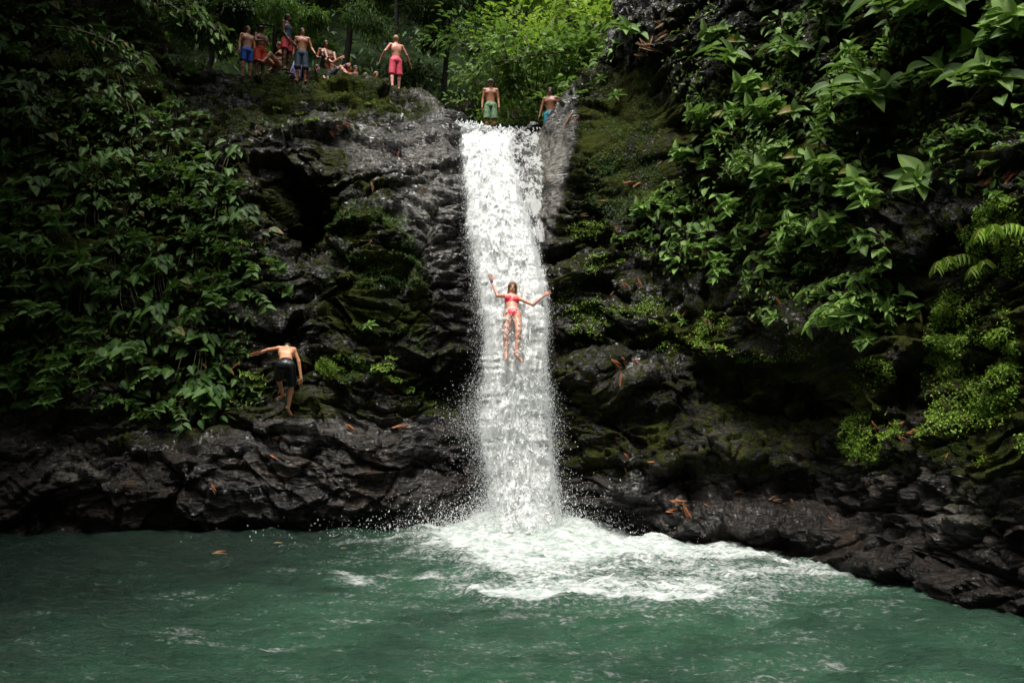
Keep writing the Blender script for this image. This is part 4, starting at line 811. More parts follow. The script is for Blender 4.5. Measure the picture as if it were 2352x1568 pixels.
DL = [
 (583, 812, 46, 12, DRY, 'long orange dry leaf under the left hand of the climbing man'), (545, 838, 26, 38, DRY, 'brown dry leaf at the edge of the bank left of the climbing man'), (701, 838, 30, -68, DRY, 'bright orange dry leaf right of the climbing man\'s arm'),
 (895, 903, 40, -25, DRY, 'orange dry leaf on the smooth slab halfway between climber and waterfall'), (805, 988, 36, -45, DRY, 'orange dry leaf on the ledge edge below the green mossy block'), (640, 1010, 46, 0, DRY2, 'long flat dry stalk on the ledge just below the climbing man\'s foot'),
 (632, 1050, 24, -30, DRY, 'small orange dry leaf on the dark rock face below the climber'), (490, 1120, 32, -70, DRY, 'upright orange dry leaf on the low dark rock at left'), (920, 985, 46, 5, DRY, 'curled brown leaf strip on the ledge right of the climber'), (945, 955, 20, 20, DRY, 'little dry leaf above the curled leaf strip'),
 (608, 552, 22, 88, DRY, 'upright orange leaf left of the dark hollow'), (855, 430, 26, -80, DRY2, 'pale upright leaf on the moss right of the dark hollow'), (851, 553, 22, 60, DRY, 'orange leaf on the mossy slope below the hollow'), (797, 485, 24, 60, DRY2, 'tan leaf on the right rim of the dark hollow'),
 (770, 292, 30, -30, DRY, 'cluster of small tan leaves on the upper rock', 4), (675, 355, 20, -20, DRY2, 'tan leaf on the rock above the dark hollow'), (915, 350, 24, 70, DRY, 'orange leaf on the wet rock nearer the waterfall'), (590, 292, 18, 70, DRY2, 'tan leaf on the far left of the upper wet rock'), (595, 305, 14, -40, DRY, 'small orange leaf beside the tan leaf on the upper wet rock'),
 (970, 436, 18, -70, DRY, 'small orange leaf on wet rock close to the top half of the fall'), (940, 322, 22, 85, DRY2, 'pale upright leaf under the rounded top boulder'), (455, 275, 18, 70, DRY, 'small brown leaf on the dark rock at upper left'), (710, 300, 18, 0, DRY2, 'flat tan leaf on the mossy shelf'),
 (935, 540, 18, -20, DRY, 'small orange leaf on the shiny slab beside the fall'), (800, 260, 18, 60, DRY2, 'tan leaf on the mossy rock below the seated people'), (860, 285, 16, -30, DRY2, 'pale leaf right of the mossy shelf'),
 (1425, 545, 26, -50, DRY, 'dry leaf in the heap on the ledge left of the hanging shrub', 6), (1385, 463, 22, 5, DRY, 'flat orange leaf on the dark wall'), (1335, 495, 30, 3, DRY2, 'long tan strip on the lip of the mossy ledge'), (1470, 425, 34, 22, DRY, 'orange strip at the foot of the mossy wall', 2), (1515, 378, 20, 50, DRY, 'small orange leaf higher on the mossy wall'),
 (1413, 670, 24, 45, DRY, 'orange leaf on the flat stone right of the woman'), (1467, 655, 26, -80, DRY, 'brown leaf hanging over the stone right of the woman', 3), (1428, 828, 30, -60, DRY, 'orange leaf in the clump at the top of the rock crack', 4), (1427, 872, 38, 86, DRY, 'long upright leaf hanging down the rock crack'), (1468, 818, 22, 20, DRY, 'small orange leaf right of the crack clump'),
 (1350, 872, 18, -5, DRY2, 'small tan leaf on the block near the fall'), (1420, 1015, 30, -70, DRY, 'orange leaf low in the rock crack'), (1436, 1050, 28, -65, DRY, 'thin stalk below the low crack leaf'), (1440, 1080, 22, -70, DRY, 'orange leaf at the bottom of the crack'), (1500, 1063, 22, 5, DRY, 'flat orange leaf on the wet rock beside the green boulder'),
 (1560, 1156, 50, -14, DRY, 'dry leaf of the biggest bright orange pile on the low shelf', 3), (1622, 1163, 18, -30, DRY, 'small orange leaf right of the biggest orange pile'), (1700, 1135, 30, 3, DRY, 'thin orange leaf at the foot of the pale boulder'), (1790, 1152, 26, -10, DRY2, 'brown leaf on the back of the low shelf', 3), (1912, 1195, 18, -40, DRY, 'small orange leaf at the right end of the low shelf'),
 (2010, 990, 40, -70, DRY, 'long leaning orange leaf on the left of the mossy boulder'), (2050, 985, 34, -55, DRY2, 'tan leaning leaf in the middle of the mossy boulder'), (2080, 974, 26, 0, DRY, 'flat tan leaf at the top of the mossy boulder'), (2102, 994, 44, -3, DRY, 'long flat orange leaf at the right of the mossy boulder'), (2075, 1010, 26, -30, DRY, 'orange leaf at the lower rim of the mossy boulder'), (2170, 1056, 32, 62, DRY, 'tan leaf leaning on the bright moss at lower right'),
 (1624, 742, 24, -70, DRY2, 'pale leaf on the moss ledge next to the seedling', 2), (1722, 755, 26, -35, DRY, 'orange leaf left of the round-leaved plant', 2), (1578, 712, 26, 45, DRY, 'tan strip left on the moss ledge'), (1790, 700, 30, -75, DRY, 'brown leaf standing below the thicket'), (1838, 690, 30, 5, DRY, 'brown leaf under the lowest shrub', 2),
 (1640, 790, 20, 60, DRY, 'small orange leaf in the bright herbs of the ledge'), (2290, 520, 34, 85, DRY2, 'tan husk standing on the upper fern stalk', 2), (2320, 400, 60, 32, DRY, 'long orange husk slanting at the right edge', 4), (2260, 420, 40, 20, DRY2, 'brown husk beside the slanting orange husks', 3), (2205, 520, 34, -70, DRY2, 'brown leaf below the star rosette'),
 (1480, 110, 46, -60, DRY2, 'dry husk in the tangle on the rock rib', 9), (1530, 75, 40, 20, DRY2, 'dry leaf on the top ledge right of the rib', 4), (1310, 270, 30, 62, DRY2, 'pale strip on the slanting rock beside the man in blue shorts', 3), (1255, 405, 18, 80, DRY, 'small orange leaf on the pale wet slab'), (1500, 330, 14, 85, DRY2, 'small pale leaf stuck on the mossy wall', 3),
 (1780, 520, 30, 10, DRY2, 'dry leaf among the thicket stems', 5), (640, 940, 14, 60, DRY2, 'tiny tan leaf near the raised foot of the climber')]
for e in DL:
    px, py, L, an, m, lab = e[:6]; n = e[6] if len(e) > 6 else 1; dry_leaf(px, py, L, an, m, lab, ('pile: '+lab) if n > 1 else None, n=n)
dry_leaf(505, 1275, 34, 0, DRY, 'orange leaf floating on the dark pool', water=True); dry_leaf(640, 1250, 20, 20, DRY2, 'tan leaf floating on the pool near the left rock', water=True); dry_leaf(790, 1262, 14, 30, DRY2, 'small pale leaf floating between the tan leaf and the foam', water=True)

# ------------------------------------------------------------------ people
def surfnet(f, org, h):
    s = f < 0; nx_, ny_, nz_ = f.shape
    c = [(i, j, k) for i in (0, 1) for j in (0, 1) for k in (0, 1)]
    def sub(a, i, j, k): return a[i:nx_-1+i, j:ny_-1+j, k:nz_-1+k]
    cnt = sum(sub(s, *q).astype(np.int8) for q in c); act = (cnt > 0) & (cnt < 8); idx = -np.ones(act.shape, int); idx[act] = np.arange(act.sum())
    I = np.argwhere(act); acc = np.zeros((len(I), 3)); num = np.zeros(len(I))
    for q in c:
        for ax in range(3):
            if q[ax]: continue
            q2 = list(q); q2[ax] = 1; a = f[tuple((I+q).T)]; b = f[tuple((I+q2).T)]; m = (a < 0) != (b < 0); t = np.where(m, a/(a-b+1e-12), 0)
            pt = np.tile(np.array(q, float), (len(I), 1)); pt[:, ax] = t; acc += pt*m[:, None]; num += m
    Vx = (I+acc/num[:, None])*h+org; Fs = []
    for ax in range(3):
        o1, o2 = [a for a in range(3) if a != ax]; sl0 = [slice(1, -1)]*3; sl0[ax] = slice(0, -1); sl1 = [slice(1, -1)]*3; sl1[ax] = slice(1, None)
        a, b = s[tuple(sl0)], s[tuple(sl1)]; E = np.argwhere(a != b)
        if not len(E): continue
        sg = a[tuple(E.T)]; base_ = E.copy(); base_[:, o1] += 1; base_[:, o2] += 1
        def cell(d1, d2): q = base_.copy(); q[:, o1] -= d1; q[:, o2] -= d2; return idx[tuple(q.T)]
        Q = np.stack([cell(1, 1), cell(0, 1), cell(0, 0), cell(1, 0)], 1); fl = sg if ax != 1 else ~sg
        Q[~fl] = Q[~fl][:, ::-1]; Fs.append(Q)
    Fs = np.concatenate(Fs); Fs = Fs[(Fs >= 0).all(1)]; return Vx, Fs
class SDF:
    def __init__(s, lo, hi, h):
        s.h = h; s.lo = np.array(lo)-.06; n = np.ceil((np.array(hi)+.06-s.lo)/h).astype(int)+1; s.n = n; s.f = np.full(n, .3, np.float32); s.ax = [s.lo[i]+np.arange(n[i])*h for i in range(3)]
    def region(s, lo, hi, m):
        a = np.clip(np.floor((np.array(lo)-m-s.lo)/s.h).astype(int), 0, s.n-1); b = np.clip(np.ceil((np.array(hi)+m-s.lo)/s.h).astype(int)+1, 1, s.n)
        sl = tuple(slice(a[i], b[i]) for i in range(3)); X = np.meshgrid(*[s.ax[i][sl[i]] for i in range(3)], indexing='ij'); return sl, np.stack(X, -1)
    def comb(s, sl, d, k, sub=False):
        o = s.f[sl]
        if sub: s.f[sl] = np.maximum(o, -d); return
        if k <= 0: s.f[sl] = np.minimum(o, d); return
        h = np.clip(.5+.5*(o-d)/k, 0, 1); s.f[sl] = o*(1-h)+d*h-k*h*(1-h)
    def cone(s, a, b, ra, rb, k=.03, cut=None):
        a = np.array(a, float); b = np.array(b, float); m = max(ra, rb)+k+.03; sl, X = s.region(np.minimum(a, b), np.maximum(a, b), m); ba = b-a; L2 = ba@ba+1e-9
        t = np.clip(((X-a)@ba)/L2, 0, 1); d = np.linalg.norm(X-a-t[..., None]*ba, axis=-1)-(ra+(rb-ra)*t)
        if cut == 'end': d = np.maximum(d, ((X-b)@ba)/math.sqrt(L2))
        s.comb(sl, d, k)
    def ell(s, c, fr, r, k=.03, sub=False):
        c = np.array(c, float); fr = np.array(fr, float); r = np.array(r, float); m = r.max()+k+.03; sl, X = s.region(c, c, m); q = (X-c)@fr.T
        d = (np.linalg.norm(q/r, axis=-1)-1)*r.min(); s.comb(sl, d, k, sub)
    def half(s, p, n): # keep the side where (x-p).n < 0
        X = np.stack(np.meshgrid(*s.ax, indexing='ij'), -1); s.f = np.maximum(s.f, ((X-np.array(p, float))@unit(n)).astype(np.float32))
    def build(s, name, mat, parent):
        s.f[0], s.f[-1] = .3, .3; s.f[:, 0], s.f[:, -1] = .3, .3; s.f[:, :, 0], s.f[:, :, -1] = .3, .3
        V, Fc = surfnet(s.f, s.lo, s.h); return mesh_np(name, V, Fc, mat, parent)
def frame(x, z):
    z = unit(z); x = np.array(x, float); x = unit(x-(x@z)*z); y = np.cross(z, x); return np.array([x, y, z])
MATC = {}
def cmat(name, col, rough=.6, **k):
    if name not in MATC: MATC[name] = mat_simple(name, col, rough, **k)
    return MATC[name]
def person(J, label, skin, hair, wear, h=.0085, g=1.0, fem=False, origin=None, hairlen='short', cap=None, facial=None, band=None):
    """J: joints (world or local coords), g: size factor"""
    J = {k: np.array(v, float) for k, v in J.items()}
    org = np.array(origin, float) if origin is not None else np.minimum(J['ankL'], J['ankR'])
    J = {k: (v-org if not k.endswith('dir') else v) for k, v in J.items()}
    root = empty('person', org); tag(root, label, 'person')
    sh, hp = J['shR']-J['shL'], J['hipR']-J['hipL']; pel = (J['hipL']+J['hipR'])/2; nk = (J['shL']+J['shR'])/2; spine = nk-pel
    # 'L' is viewer-left when facing away is handled by J['facedir'] below
    fc = frame(sh, spine); fp = frame(hp, spine); Sl = np.linalg.norm(spine); hd = J['head']; fd = unit(J['facedir']); hu = unit(hd-nk*.6-(nk+spine*.05)*.4); hx = unit(np.cross(fd, hu)); fd2 = unit(np.cross(hu, hx)); HF = np.array([hx, fd2, hu])
    front = fc[1]*(1 if fc[1]@fd > 0 else -1)
    if 'frontdir' in J: front = fc[1]*(1 if fc[1]@J['frontdir'] > 0 else -1)
    allp = np.array([v for k, v in J.items() if not k.endswith('dir')]); lo, hi = allp.min(0)-.22, allp.max(0)+.22
    S = SDF(lo, hi, h)
    ws = .88 if fem else 1.0
    S.ell(pel+spine*.02, fp, np.array([.158, .112, .12])*g, .04); S.ell(pel+spine*.36, fp, np.array([.128*ws, .092, .15])*g, .06)
    S.ell(pel+spine*.72, fc, np.array([.155*ws, .105, .17])*g, .05); S.ell(pel+spine*.86+front*.01, fc, np.array([.15*ws, .09, .1])*g, .04)
    for s_ in ('L', 'R'):
        sd_ = J['sh'+s_]; S.cone(nk*.75+sd_*.25+spine*.03, sd_, .05*g, .052*g*ws, .035)
        if not fem: S.ell(pel+spine*.80+(sd_-nk)*.45+front*.065*g, fc, np.array([.075, .035, .055])*g, .03); S.ell(pel+spine*.72+(sd_-nk)*.5-front*.06*g, fc, np.array([.06, .035, .09])*g, .03)
        else: S.ell(pel+spine*.76+(sd_-nk)*.45+front*.075*g, fc, np.array([.06, .05, .055])*g, .025)
        e, wr = J['el'+s_], J['wr'+s_]; S.cone(sd_, e, .047*g*ws, .036*g*ws, .02); S.cone(e+(wr-e)*.05, wr, .038*g*ws, .024*g*ws, .02)
        hnd = unit(J['hand'+s_+'dir']); pn = unit(np.cross(hnd, np.cross(J.get('palm'+s_+'dir', np.array([0, -1, .2])), hnd)))*-1; pn = frame(np.cross(hnd, J.get('palm'+s_+'dir', np.array([0.1, -1, .1]))), hnd)
        pc = wr+hnd*.045*g; S.ell(pc, pn, np.array([.04, .017, .052])*g, .015)
        for q in range(4):
            o_ = (q-1.5)*.021*g; base_ = wr+hnd*.082*g+pn[0]*o_; Lf = (.064, .075, .07, .055)[q]*g; m1 = base_+(hnd+pn[0]*(q-1.5)*.12)*Lf*.55; m2 = m1+unit(hnd+pn[1]*-.45+pn[0]*(q-1.5)*.08)*Lf*.5
            S.cone(base_, m1, .0098*g, .009*g, .006); S.cone(m1, m2, .009*g, .0078*g, .004)
        tsg = 1 if (pn[0]@(front if abs(pn[0]@front) > .3 else (nk-sd_))) > 0 else -1
        t0 = wr+hnd*.025*g+pn[0]*tsg*.03*g; t1 = t0+unit(pn[0]*tsg+hnd*.7)*.04*g; S.cone(t0, t1, .014*g, .011*g, .01); S.cone(t1, t1+unit(pn[0]*tsg*.35+hnd)*.032*g, .011*g, .0085*g, .005)
        hpj, kn, an = J['hip'+s_], J['kn'+s_], J['ank'+s_]; toe = J['toe'+s_]
        S.cone(hpj, kn, (.088 if not fem else .09)*g, .056*g, .04); S.cone(kn, kn+(an-kn)*.3, .054*g, .055*g, .03)
        bk = kn+(an-kn)*.28-front*.012; S.cone(bk, an, .053*g, .034*g, .03); ft = toe-an; heel = an-unit(ft)*.045*g+unit(an-kn)*.035*g; S.cone(heel, an+ft*.75+unit(an-kn)*.02, .033*g, .03*g, .02); S.cone(an+ft*.6+unit(an-kn)*.02, toe+unit(an-kn)*.02, .034*g, .024*g, .015)
        lat = unit(np.cross(ft, an-kn))
        for q in range(5): tb = toe+lat*(q-2)*.014*g+unit(an-kn)*.022; S.cone(tb, tb+unit(ft)*(.028-.003*q)*g, .009*g, .008*g, .004)
    S.cone(nk+spine*.02, hd-hu*.05*g, .058*g*ws, .052*g*ws, .03)
    S.ell(hd+hu*.02*g-fd2*.012*g, HF, np.array([.073, .088, .092])*g, .02); S.ell(hd-hu*.045*g+fd2*.025*g, HF, np.array([.052, .056, .06])*g, .025)   # skull, jaw
    S.cone(hd+hu*.012*g+fd2*.078*g, hd-hu*.022*g+fd2*.094*g, .009*g, .015*g, .012); S.ell(hd-hu*.052*g+fd2*.078*g, HF, np.array([.024, .012, .010])*g, .006)  # nose, lips
    S.ell(hd+hu*.03*g+fd2*.072*g, HF, np.array([.045, .014, .010])*g, .014)
    for sg in (-1, 1):
        S.ell(hd+hx*sg*.074*g-fd2*.005*g-hu*.005*g, HF, np.array([.010, .020, .032])*g, .006); S.ell(hd+hx*sg*.030*g+fd2*.086*g+hu*.008*g, HF, np.array([.017, .013, .012])*g, 0, True)
    body = S.build('body', skin, root)
    ev = SDF(hd-.16, hd+.16, .006)
    for sg in (-1, 1): ev.ell(hd+hx*sg*.030*g+fd2*.072*g+hu*.008*g, HF, np.array([.013, .012, .010])*g, 0)
    ev.build('eyes', cmat('dark_eye', (.03, .02, .015), .2), root)
    # hair
    Hh_ = SDF(hd-.3, hd+.3, .007); tk = .012 if hairlen == 'short' else .018
    if hairlen != 'bald':
        Hh_.ell(hd+hu*.03*g-fd2*.018*g, HF, np.array([.075+tk, .088+tk, .088+tk])*g, 0)
        if hairlen == 'long':
            Hh_.cone(hd-fd2*.05*g, hd-fd2*.08*g-hu*.24*g, .07*g, .045*g, .03)
            for sg in (-1, 1): Hh_.cone(hd+hx*sg*.06*g-fd2*.02*g, hd+hx*sg*.085*g-hu*.2*g, .03*g, .02*g, .02)
        if hairlen == 'bun': Hh_.ell(hd-fd2*.1*g+hu*.02*g, HF, np.array([.05, .05, .05])*g, .02)
        cutp = hd+fd2*.058*g+hu*.062*g
        if hairlen == 'long' or hairlen == 'bun': Hh_.ell(hd+fd2*.10*g-hu*.02*g, HF, np.array([.062, .09, .085])*g, 0, True)
        else:
            Hh_.half(hd-hu*.045*g, -hu); Hh_.ell(hd+fd2*.10*g-hu*.03*g, HF, np.array([.085, .105, .088])*g, 0, True)
            Hh_.f = np.maximum(Hh_.f, -(.0-Hh_.f*0)) if False else Hh_.f
        Hh_.build('hair', hair, root)
    if cap is not None:
        K = SDF(hd-.25, hd+.28, .007); K.ell(hd+hu*.045*g-fd2*.01*g, HF, np.array([.088, .105, .082])*g, 0); K.half(hd+hu*.035*g, -hu); K.ell(hd+hu*.045*g+fd2*.12*g, HF, np.array([.07, .075, .012])*g, .01); K.build('cap', cap, root)
    if facial is not None:
        K = SDF(hd-.2, hd+.2, .006); K.ell(hd-hu*.062*g+fd2*.03*g, HF, np.array([.058, .062, .052])*g, 0); K.half(hd-hu*.035*g, hu); K.ell(hd-hu*.052*g+fd2*.09*g, HF, np.array([.022, .03, .009])*g, 0, True); K.build('beard', facial, root)
    if band is not None:
        s_, m_ = band; wr = J['wr'+s_]; d = unit(J['wr'+s_]-J['el'+s_]); K = SDF(wr-.1, wr+.1, .005); K.cone(wr-d*.03, wr-d*.008, .031*g, .030*g, 0); K.build('wristband', m_, root)
    for wdef in wear:
        kind, m_ = wdef[0], wdef[1]; K = SDF(lo, hi, h)
        if kind == 'shorts':
            t_ = wdef[2]; fl = wdef[3] if len(wdef) > 3 else .095
            K.ell(pel+spine*.02, fp, np.array([.17, .128, .135])*g, .0)
            K.ell(pel+spine*.2, fp, np.array([.142, .108, .14])*g, .03); K.half(pel+spine*.24, spine)
            for s_ in ('L', 'R'):
                a, b = J['hip'+s_], J['kn'+s_]; e = a+(b-a)*t_ if t_ <= 1 else b+(J['ank'+s_]-b)*(t_-1); K.cone(a, e if t_ <= 1 else b, .103*g, fl*g, .02, 'end' if t_ <= 1 else None)
                if t_ > 1: K.cone(b, e, fl*g, fl*g, .02, 'end')
            X = np.stack(np.meshgrid(*K.ax, indexing='ij'), -1); K.f += (.006*fbm(X, (14, 14, 5), 2, 3)).astype(np.float32)
            K.build('shorts', m_, root)
        elif kind == 'top':
            K.ell(pel+spine*.36, fp, np.array([.142*ws, .108, .16])*g, .05); K.ell(pel+spine*.74, fc, np.array([.168*ws, .122, .18])*g, .05); K.ell(pel+spine*.06, fp, np.array([.165, .122, .13])*g, .04)
            for s_ in ('L', 'R'): K.cone(nk*.5+J['sh'+s_]*.5+spine*.05, nk*.5+J['sh'+s_]*.5-spine*.25, .05*g, .09*g, .03)
            K.half(pel+spine*-.12, -spine); X = np.stack(np.meshgrid(*K.ax, indexing='ij'), -1); K.f += (.005*fbm(X, (12, 12, 6), 2, 4)).astype(np.float32); K.build('tank_top', m_, root)
        elif kind == 'bra':
            K.ell(pel+spine*.72, fc, np.array([.163*ws, .113, .17])*g, 0.03)
            for s_ in ('L', 'R'): K.ell(pel+spine*.76+(J['sh'+s_]-nk)*.45+front*.078*g, fc, np.array([.068, .056, .062])*g, .02)
            K.half(pel+spine*.9, spine); K.half(pel+spine*.6, -spine)
            for s_ in ('L', 'R'): a = pel+spine*.85+(J['sh'+s_]-nk)*.5+front*.09; K.cone(a, nk+(J['sh'+s_]-nk)*.4+spine*.1+front*.02, .012, .012, .01)
            K.build('bikini_top', m_, root)
        elif kind == 'briefs':
            K.ell(pel+spine*.02, fp, np.array([.166, .120, .128])*g, .0); K.half(pel+spine*.16, spine); K.half(pel-spine*.16, -spine)
            K.build('bikini_bottom', m_, root)
    return root
def standing(feet, yaw=0, g=1.0, armL=None, armR=None, lean=(0, 0), legs=None, headturn=0, H=None):
    """yaw 0 faces the camera (-Y). armL/armR: (elbow offset, wrist offset) from the shoulder in body coords (x right of picture, y back, z up)"""
    a = math.radians(yaw); Rm = np.array([[math.cos(a), -math.sin(a), 0], [math.sin(a), math.cos(a), 0], [0, 0, 1]])
    aL = armL or ((-.05, .02, -.30), (-.07, -.04, -.55)); aR = armR or ((.05, .02, -.30), (.07, -.04, -.55)); lx, ly = lean
    b = dict(ankL=(-.12, .0, .075), ankR=(.12, .02, .075), knL=(-.115, -.02, .49), knR=(.115, -.01, .49), hipL=(-.09, 0, .92), hipR=(.09, 0, .92), shL=(-.185+lx, ly, 1.43), shR=(.185+lx, ly, 1.43), head=(lx*1.2, ly*1.25-.02, 1.635), toeL=(-.15, -.17, .03), toeR=(.15, -.15, .03))
    b['elL'] = np.array(b['shL'])+aL[0]; b['wrL'] = np.array(b['shL'])+aL[1]; b['elR'] = np.array(b['shR'])+aR[0]; b['wrR'] = np.array(b['shR'])+aR[1]
    if legs: b.update(legs)
    J = {k: Rm@np.array(v, float)*g+np.array(feet) for k, v in b.items()}
    ht = math.radians(headturn); J['facedir'] = Rm@np.array([math.sin(ht), -math.cos(ht), -.12]); J['frontdir'] = Rm@np.array([0, -1, 0])
    for s_ in 'LR': J['hand'+s_+'dir'] = unit(J['wr'+s_]-J['el'+s_])*.8+np.array([0, 0, -.2]); J['palm'+s_+'dir'] = Rm@np.array([1 if s_ == 'L' else -1, 0.1, 0])
    return J
def sitting(seat, yaw=0, g=1.0, armL=None, armR=None, lean=(0, .08), headturn=0):
    legs = dict(hipL=(-.09, 0, .10), hipR=(.09, 0, .10), knL=(-.14, -.38, .34), knR=(.14, -.36, .36), ankL=(-.13, -.62, .02), ankR=(.13, -.6, .02), toeL=(-.15, -.78, -.0), toeR=(.15, -.76, -.0), shL=(-.185+lean[0], lean[1], .60), shR=(.185+lean[0], lean[1], .60), head=(lean[0]*1.2, lean[1]-.04, .81))
    aL = armL or ((-.07, .02, -.27), (.0, -.22, -.36)); aR = armR or ((.07, .02, -.27), (.0, -.22, -.36)); legs['elL'] = np.array(legs['shL'])+aL[0]; legs['wrL'] = np.array(legs['shL'])+aL[1]; legs['elR'] = np.array(legs['shR'])+aR[0]; legs['wrR'] = np.array(legs['shR'])+aR[1]
    return standing(seat, yaw, g, legs=legs, headturn=headturn)
SK = {k: mat_skin('skin_'+k, c) for k, c in dict(fair=(.50, .27, .18), tan=(.36, .17, .095), brown=(.20, .09, .05), dark=(.10, .045, .03), pink=(.55, .28, .20), wet=(.56, .33, .24)).items()}
HR = {k: mat_simple('hair_'+k, c, .5, bump=.5, bscale=120) for k, c in dict(black=(.012, .01, .009), brown=(.05, .028, .015), blond=(.38, .24, .11), dirty=(.16, .09, .045)).items()}
def topY(px, py, Y):
    q = P(px, py, Y); z = down(q[0], Y, q[2]+1.2); return q, z
def feet_at(px, py, Y):
    q, z = topY(px, py, Y)
    if z is not None and abs(z-q[2]) < .35: q[2] = z
    print('feet', px, py, 'rock z', z, 'want', float(P(px, py, Y)[2])); return q
RED = cmat('orange_red_cloth', (.62, .045, .012)); BLUE = cmat('bright_blue_cloth', (.02, .08, .42), .4); CRIM = cmat('crimson_cloth', (.50, .03, .04)); NAVY = cmat('slate_blue_cloth', (.035, .055, .09)); TANKM = cmat('dull_blue_cloth', (.03, .075, .12)); PINK = cmat('hot_pink_cloth', (.85, .09, .15)); BLK = cmat('black_cloth', (.012, .013, .016), .35)
CAMO = cmat('green_camo_cloth', (.05, .11, .05), .6, scale=22, col2=(.22, .36, .20)); TEAL = cmat('teal_blue_cloth', (.01, .05, .13), .5, scale=20, col2=(.03, .32, .38)); BIK = cmat('coral_pink_print', (.78, .015, .04), .45, scale=34, col2=(.85, .06, .10)); GREYC = cmat('grey_cap_cloth', (.3, .3, .32))
CROSS_L = ((-.04, -.10, -.27), (.16, -.22, -.22)); CROSS_R = ((.04, -.10, -.27), (-.16, -.25, -.25))
person(standing(feet_at(565, 172, 23.4), 38, .97, headturn=15), 'shirtless fair man in bright blue shorts at the far left of the rock top', SK['fair'], HR['brown'], [('shorts', BLUE, .8)])
person(standing(feet_at(596, 165, 22.9), 48, .93, armL=CROSS_L, armR=CROSS_R), 'shirtless brown man in orange-red shorts with folded arms', SK['brown'], HR['black'], [('shorts', RED, .95, .115)], cap=cmat('dark_cap_cloth', (.03, .03, .035)))
person(standing(feet_at(656, 167, 22.6), 72, 1.04, armL=((.0, -.02, -.31), (.04, -.16, -.52)), armR=((.04, .05, -.30), (.06, -.12, -.50))), 'tall dark-skinned man in blue tank top and crimson shorts, seen from the side', SK['dark'], HR['black'], [('shorts', CRIM, .62, .115), ('top', TANKM)])
person(standing(feet_at(692, 168, 22.9), 12, .98, armR=((.10, .02, -.28), (.22, -.10, -.50)), headturn=20), 'shirtless man in long slate-blue shorts standing right of the tank top man', SK['tan'], HR['black'], [('shorts', NAVY, 1.06, .10)])
q = P(637, 160, 23.3); person(sitting((q[0], q[1], q[2]), -40, .95, armL=((-.14, .05, -.26), (-.2, -.1, -.5))), 'woman in black bikini sitting behind the men', SK['fair'], HR['dirty'], [('bra', BLK), ('briefs', BLK)], fem=True, hairlen='long')
def seated(px, headpy, Y, yaw, lab, skin, hair, g=1.0, fem=False, hl='short', wear=None, **k):
    q = P(px, headpy, Y); q[2] -= .82*g; person(sitting(q, yaw, g, **{a: b for a, b in k.items() if a in ('armL', 'armR', 'lean', 'headturn')}), lab, skin, hair, wear or [('shorts', NAVY, .8)], fem=fem, hairlen=hl, facial=k.get('facial'), band=k.get('band'))
seated(750, 100, 24.0, 30, 'brown-skinned man sitting behind the pointing man', SK['brown'], HR['black'])
seated(762, 128, 23.6, 78, 'bearded fair man raising his arm and pointing right, blue wristband', SK['fair'], HR['dirty'], armR=((.10, -.2, -.08), (.10, -.45, .02)), armL=((-.02, -.22, -.12), (-.03, -.45, .0)), facial=HR['dirty'], band=('R', BLUE))
seated(731, 156, 23.9, 60, 'dark-haired person low behind the rock, left of the pointing man', SK['pink'], HR['black'], .95)
seated(804, 156, 23.9, 70, 'dark-haired man low behind the rock, right of the pointing man', SK['tan'], HR['black'], .95, armL=((-.1, -.15, -.2), (-.1, -.4, -.15)))
seated(818, 158, 24.3, 40, 'brown-haired person sitting right behind the dark-haired man', SK['tan'], HR['brown'], .95)
seated(841, 175, 23.9, 40, 'brown-haired woman whose head shows above the rock, left of the long-haired woman', SK['fair'], HR['brown'], .92, True, 'long', [('bra', BLK)])
seated(865, 172, 23.7, 30, 'long-haired woman sitting beside the man in pink shorts', SK['fair'], HR['dirty'], .95, True, 'long', [('bra', BLK)])
seated(969, 226, 24.4, 40, 'dark-haired person peeking over the round boulder', SK['tan'], HR['black'], .95)
person(standing(feet_at(908, 220, 22.9), 202, .97, armL=((-.16, -.02, -.24), (-.30, -.12, -.46)), armR=((.16, .02, -.24), (.26, -.16, -.44)), legs=dict(ankL=(-.12, -.05, .075), ankR=(.13, .12, .075)), headturn=-18), 'blond man in hot pink shorts standing with his back turned and arms out', SK['pink'], HR['blond'], [('shorts', PINK, 1.0, .105)])
q = P(1127, 183, 23.1); q[2] -= 1.76; person(standing(q, 2, 1.0), 'shirtless man with cap and green camouflage shorts standing at the lip', SK['tan'], HR['black'], [('shorts', CAMO, .95, .105)], cap=GREYC)
q = P(1264, 200, 21.9); q[2] -= 1.75; person(standing(q, -14, .98, armL=((-.08, -.02, -.29), (-.13, -.08, -.54))), 'shirtless man in teal-blue shorts half hidden by the slanting rock', SK['brown'], HR['black'], [('shorts', TEAL, .9)])
# lavender towel behind the men
def towel():
    u, v = np.meshgrid(np.linspace(0, 1, 26), np.linspace(0, 1, 30), indexing='ij'); c = P(683, 155, 23.35); x = c[0]+(u-.5)*.36*(1.15-.3*v); z = c[2]-.42+v*.62; y = c[1]+.05*np.sin(u*17+v*2)+.22*(1-v)*(-1)+.02*np.sin(v*9)
    A = np.stack([x, y, z], -1); B = A+np.array([0, .012, 0]); V = np.concatenate([A.reshape(-1, 3), B.reshape(-1, 3)]); f = grid_faces(26, 30); o = mesh_np('towel', V, np.concatenate([f, f+780]), cmat('lavender_cloth', (.36, .33, .62), .8)); tag(o, 'lavender towel hanging behind the legs of the man in slate-blue shorts', 'towel')
towel()
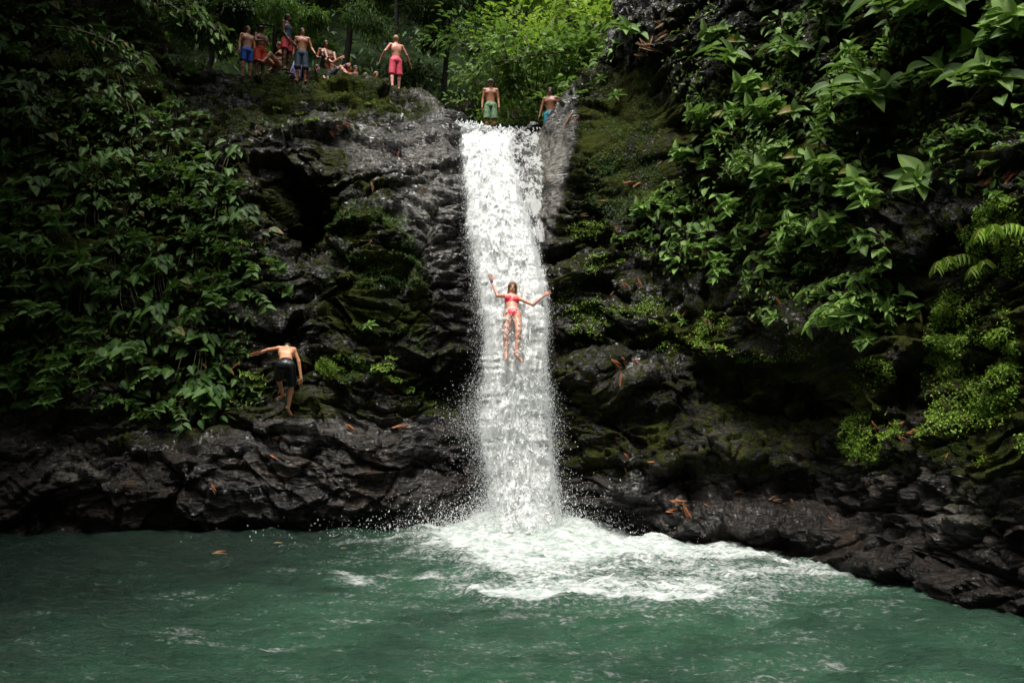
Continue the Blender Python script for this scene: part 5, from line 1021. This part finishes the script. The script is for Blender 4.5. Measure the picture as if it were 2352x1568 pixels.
# the climbing man
rk, rn = hit(650, 912); rk2, _ = hit(671, 955); rh, _ = hit(600, 806); print('climb rock', rk, rk2, rh)
Yc = min(rk[1], rk2[1]+.05, rh[1]+.1)-.08
def C(px, py, dY): return P(px, py, Yc+dY)
J = dict(head=C(660, 800, .10), shL=C(640, 800, -.02), shR=C(675, 803, -.02), elL=C(617, 803, .02), wrL=C(603, 807, .0), elR=C(686, 829, -.02), wrR=C(692, 870, -.02), hipL=C(645, 838, -.50), hipR=C(667, 840, -.50), knL=C(639, 868, -.12), ankL=C(649, 906, -.02), toeL=C(637, 914, .0), knR=C(670, 884, -.22), ankR=C(662, 936, -.12), toeR=C(671, 955, .0),
         facedir=(0.05, .5, -.85), frontdir=(0, .6, -.8), handLdir=(-.7, .5, -.3), handRdir=(-.25, .3, -1), palmLdir=(0, .4, -1), palmRdir=(0, 1, 0))
person(J, 'shirtless man in black shorts climbing the wet rock, bent forward with his back to us', mat_skin('skin_climber', (.55, .29, .16)), HR['black'], [('shorts', BLK, .98, .10)], h=.0075, origin=C(655, 935, 0))
# the sliding woman
def Wp(px, py, dY): return P(px, py, tab(FY, py)-.80+dY)
J = dict(head=Wp(1177, 661, -.06), shL=Wp(1157, 679, .02), shR=Wp(1194, 686, .02), elL=Wp(1143, 680, -.20), wrL=Wp(1129, 646, -.22), elR=Wp(1224, 700, -.10), wrR=Wp(1250, 679, -.22), hipL=Wp(1167, 722, 0), hipR=Wp(1187, 723, 0), knL=Wp(1162, 763, -.06), knR=Wp(1191, 759, -.08), ankL=Wp(1162, 806, 0), ankR=Wp(1186, 810, 0), toeL=Wp(1163, 822, -.07), toeR=Wp(1199, 827, -.05),
         facedir=(.05, -1, .15), frontdir=(0, -1, .3), handLdir=(-.25, -.1, 1), handRdir=(.8, -.2, .5), palmLdir=(.3, -1, 0), palmRdir=(0, -1, .3))
person(J, 'woman in coral pink bikini sliding down the waterfall on her back with raised arms', SK['wet'], HR['dirty'], [('bra', BIK), ('briefs', BIK)], h=.0075, fem=True, g=1.04, hairlen='long', band=('L', cmat('navy_band', (.02, .04, .15))), origin=Wp(1175, 806, 0))
def lapping():
    n = 260; t = rng.random(n); py = 705+110*t; leg = rng.random(n) < .5; px = np.where(leg, 1162, 1190)+rng.normal(0, 10, n); Y = tab(FY, py)-.92-rng.exponential(.03, n); V, Fc = droplets(P(px, py, Y), rng.gamma(2, .004, n)+.002, rng.uniform(1, 2, n)); o = mesh_np('spray', V, Fc, DROP); tag(o, 'water splashing over the legs of the sliding woman', 'spray', kind='stuff')
lapping()
# a low orphan check
for k, pr in PROTO.items():
    if not pr[1]:
        for c in list(pr[0].children): bpy.data.objects.remove(c)
        bpy.data.objects.remove(pr[0])
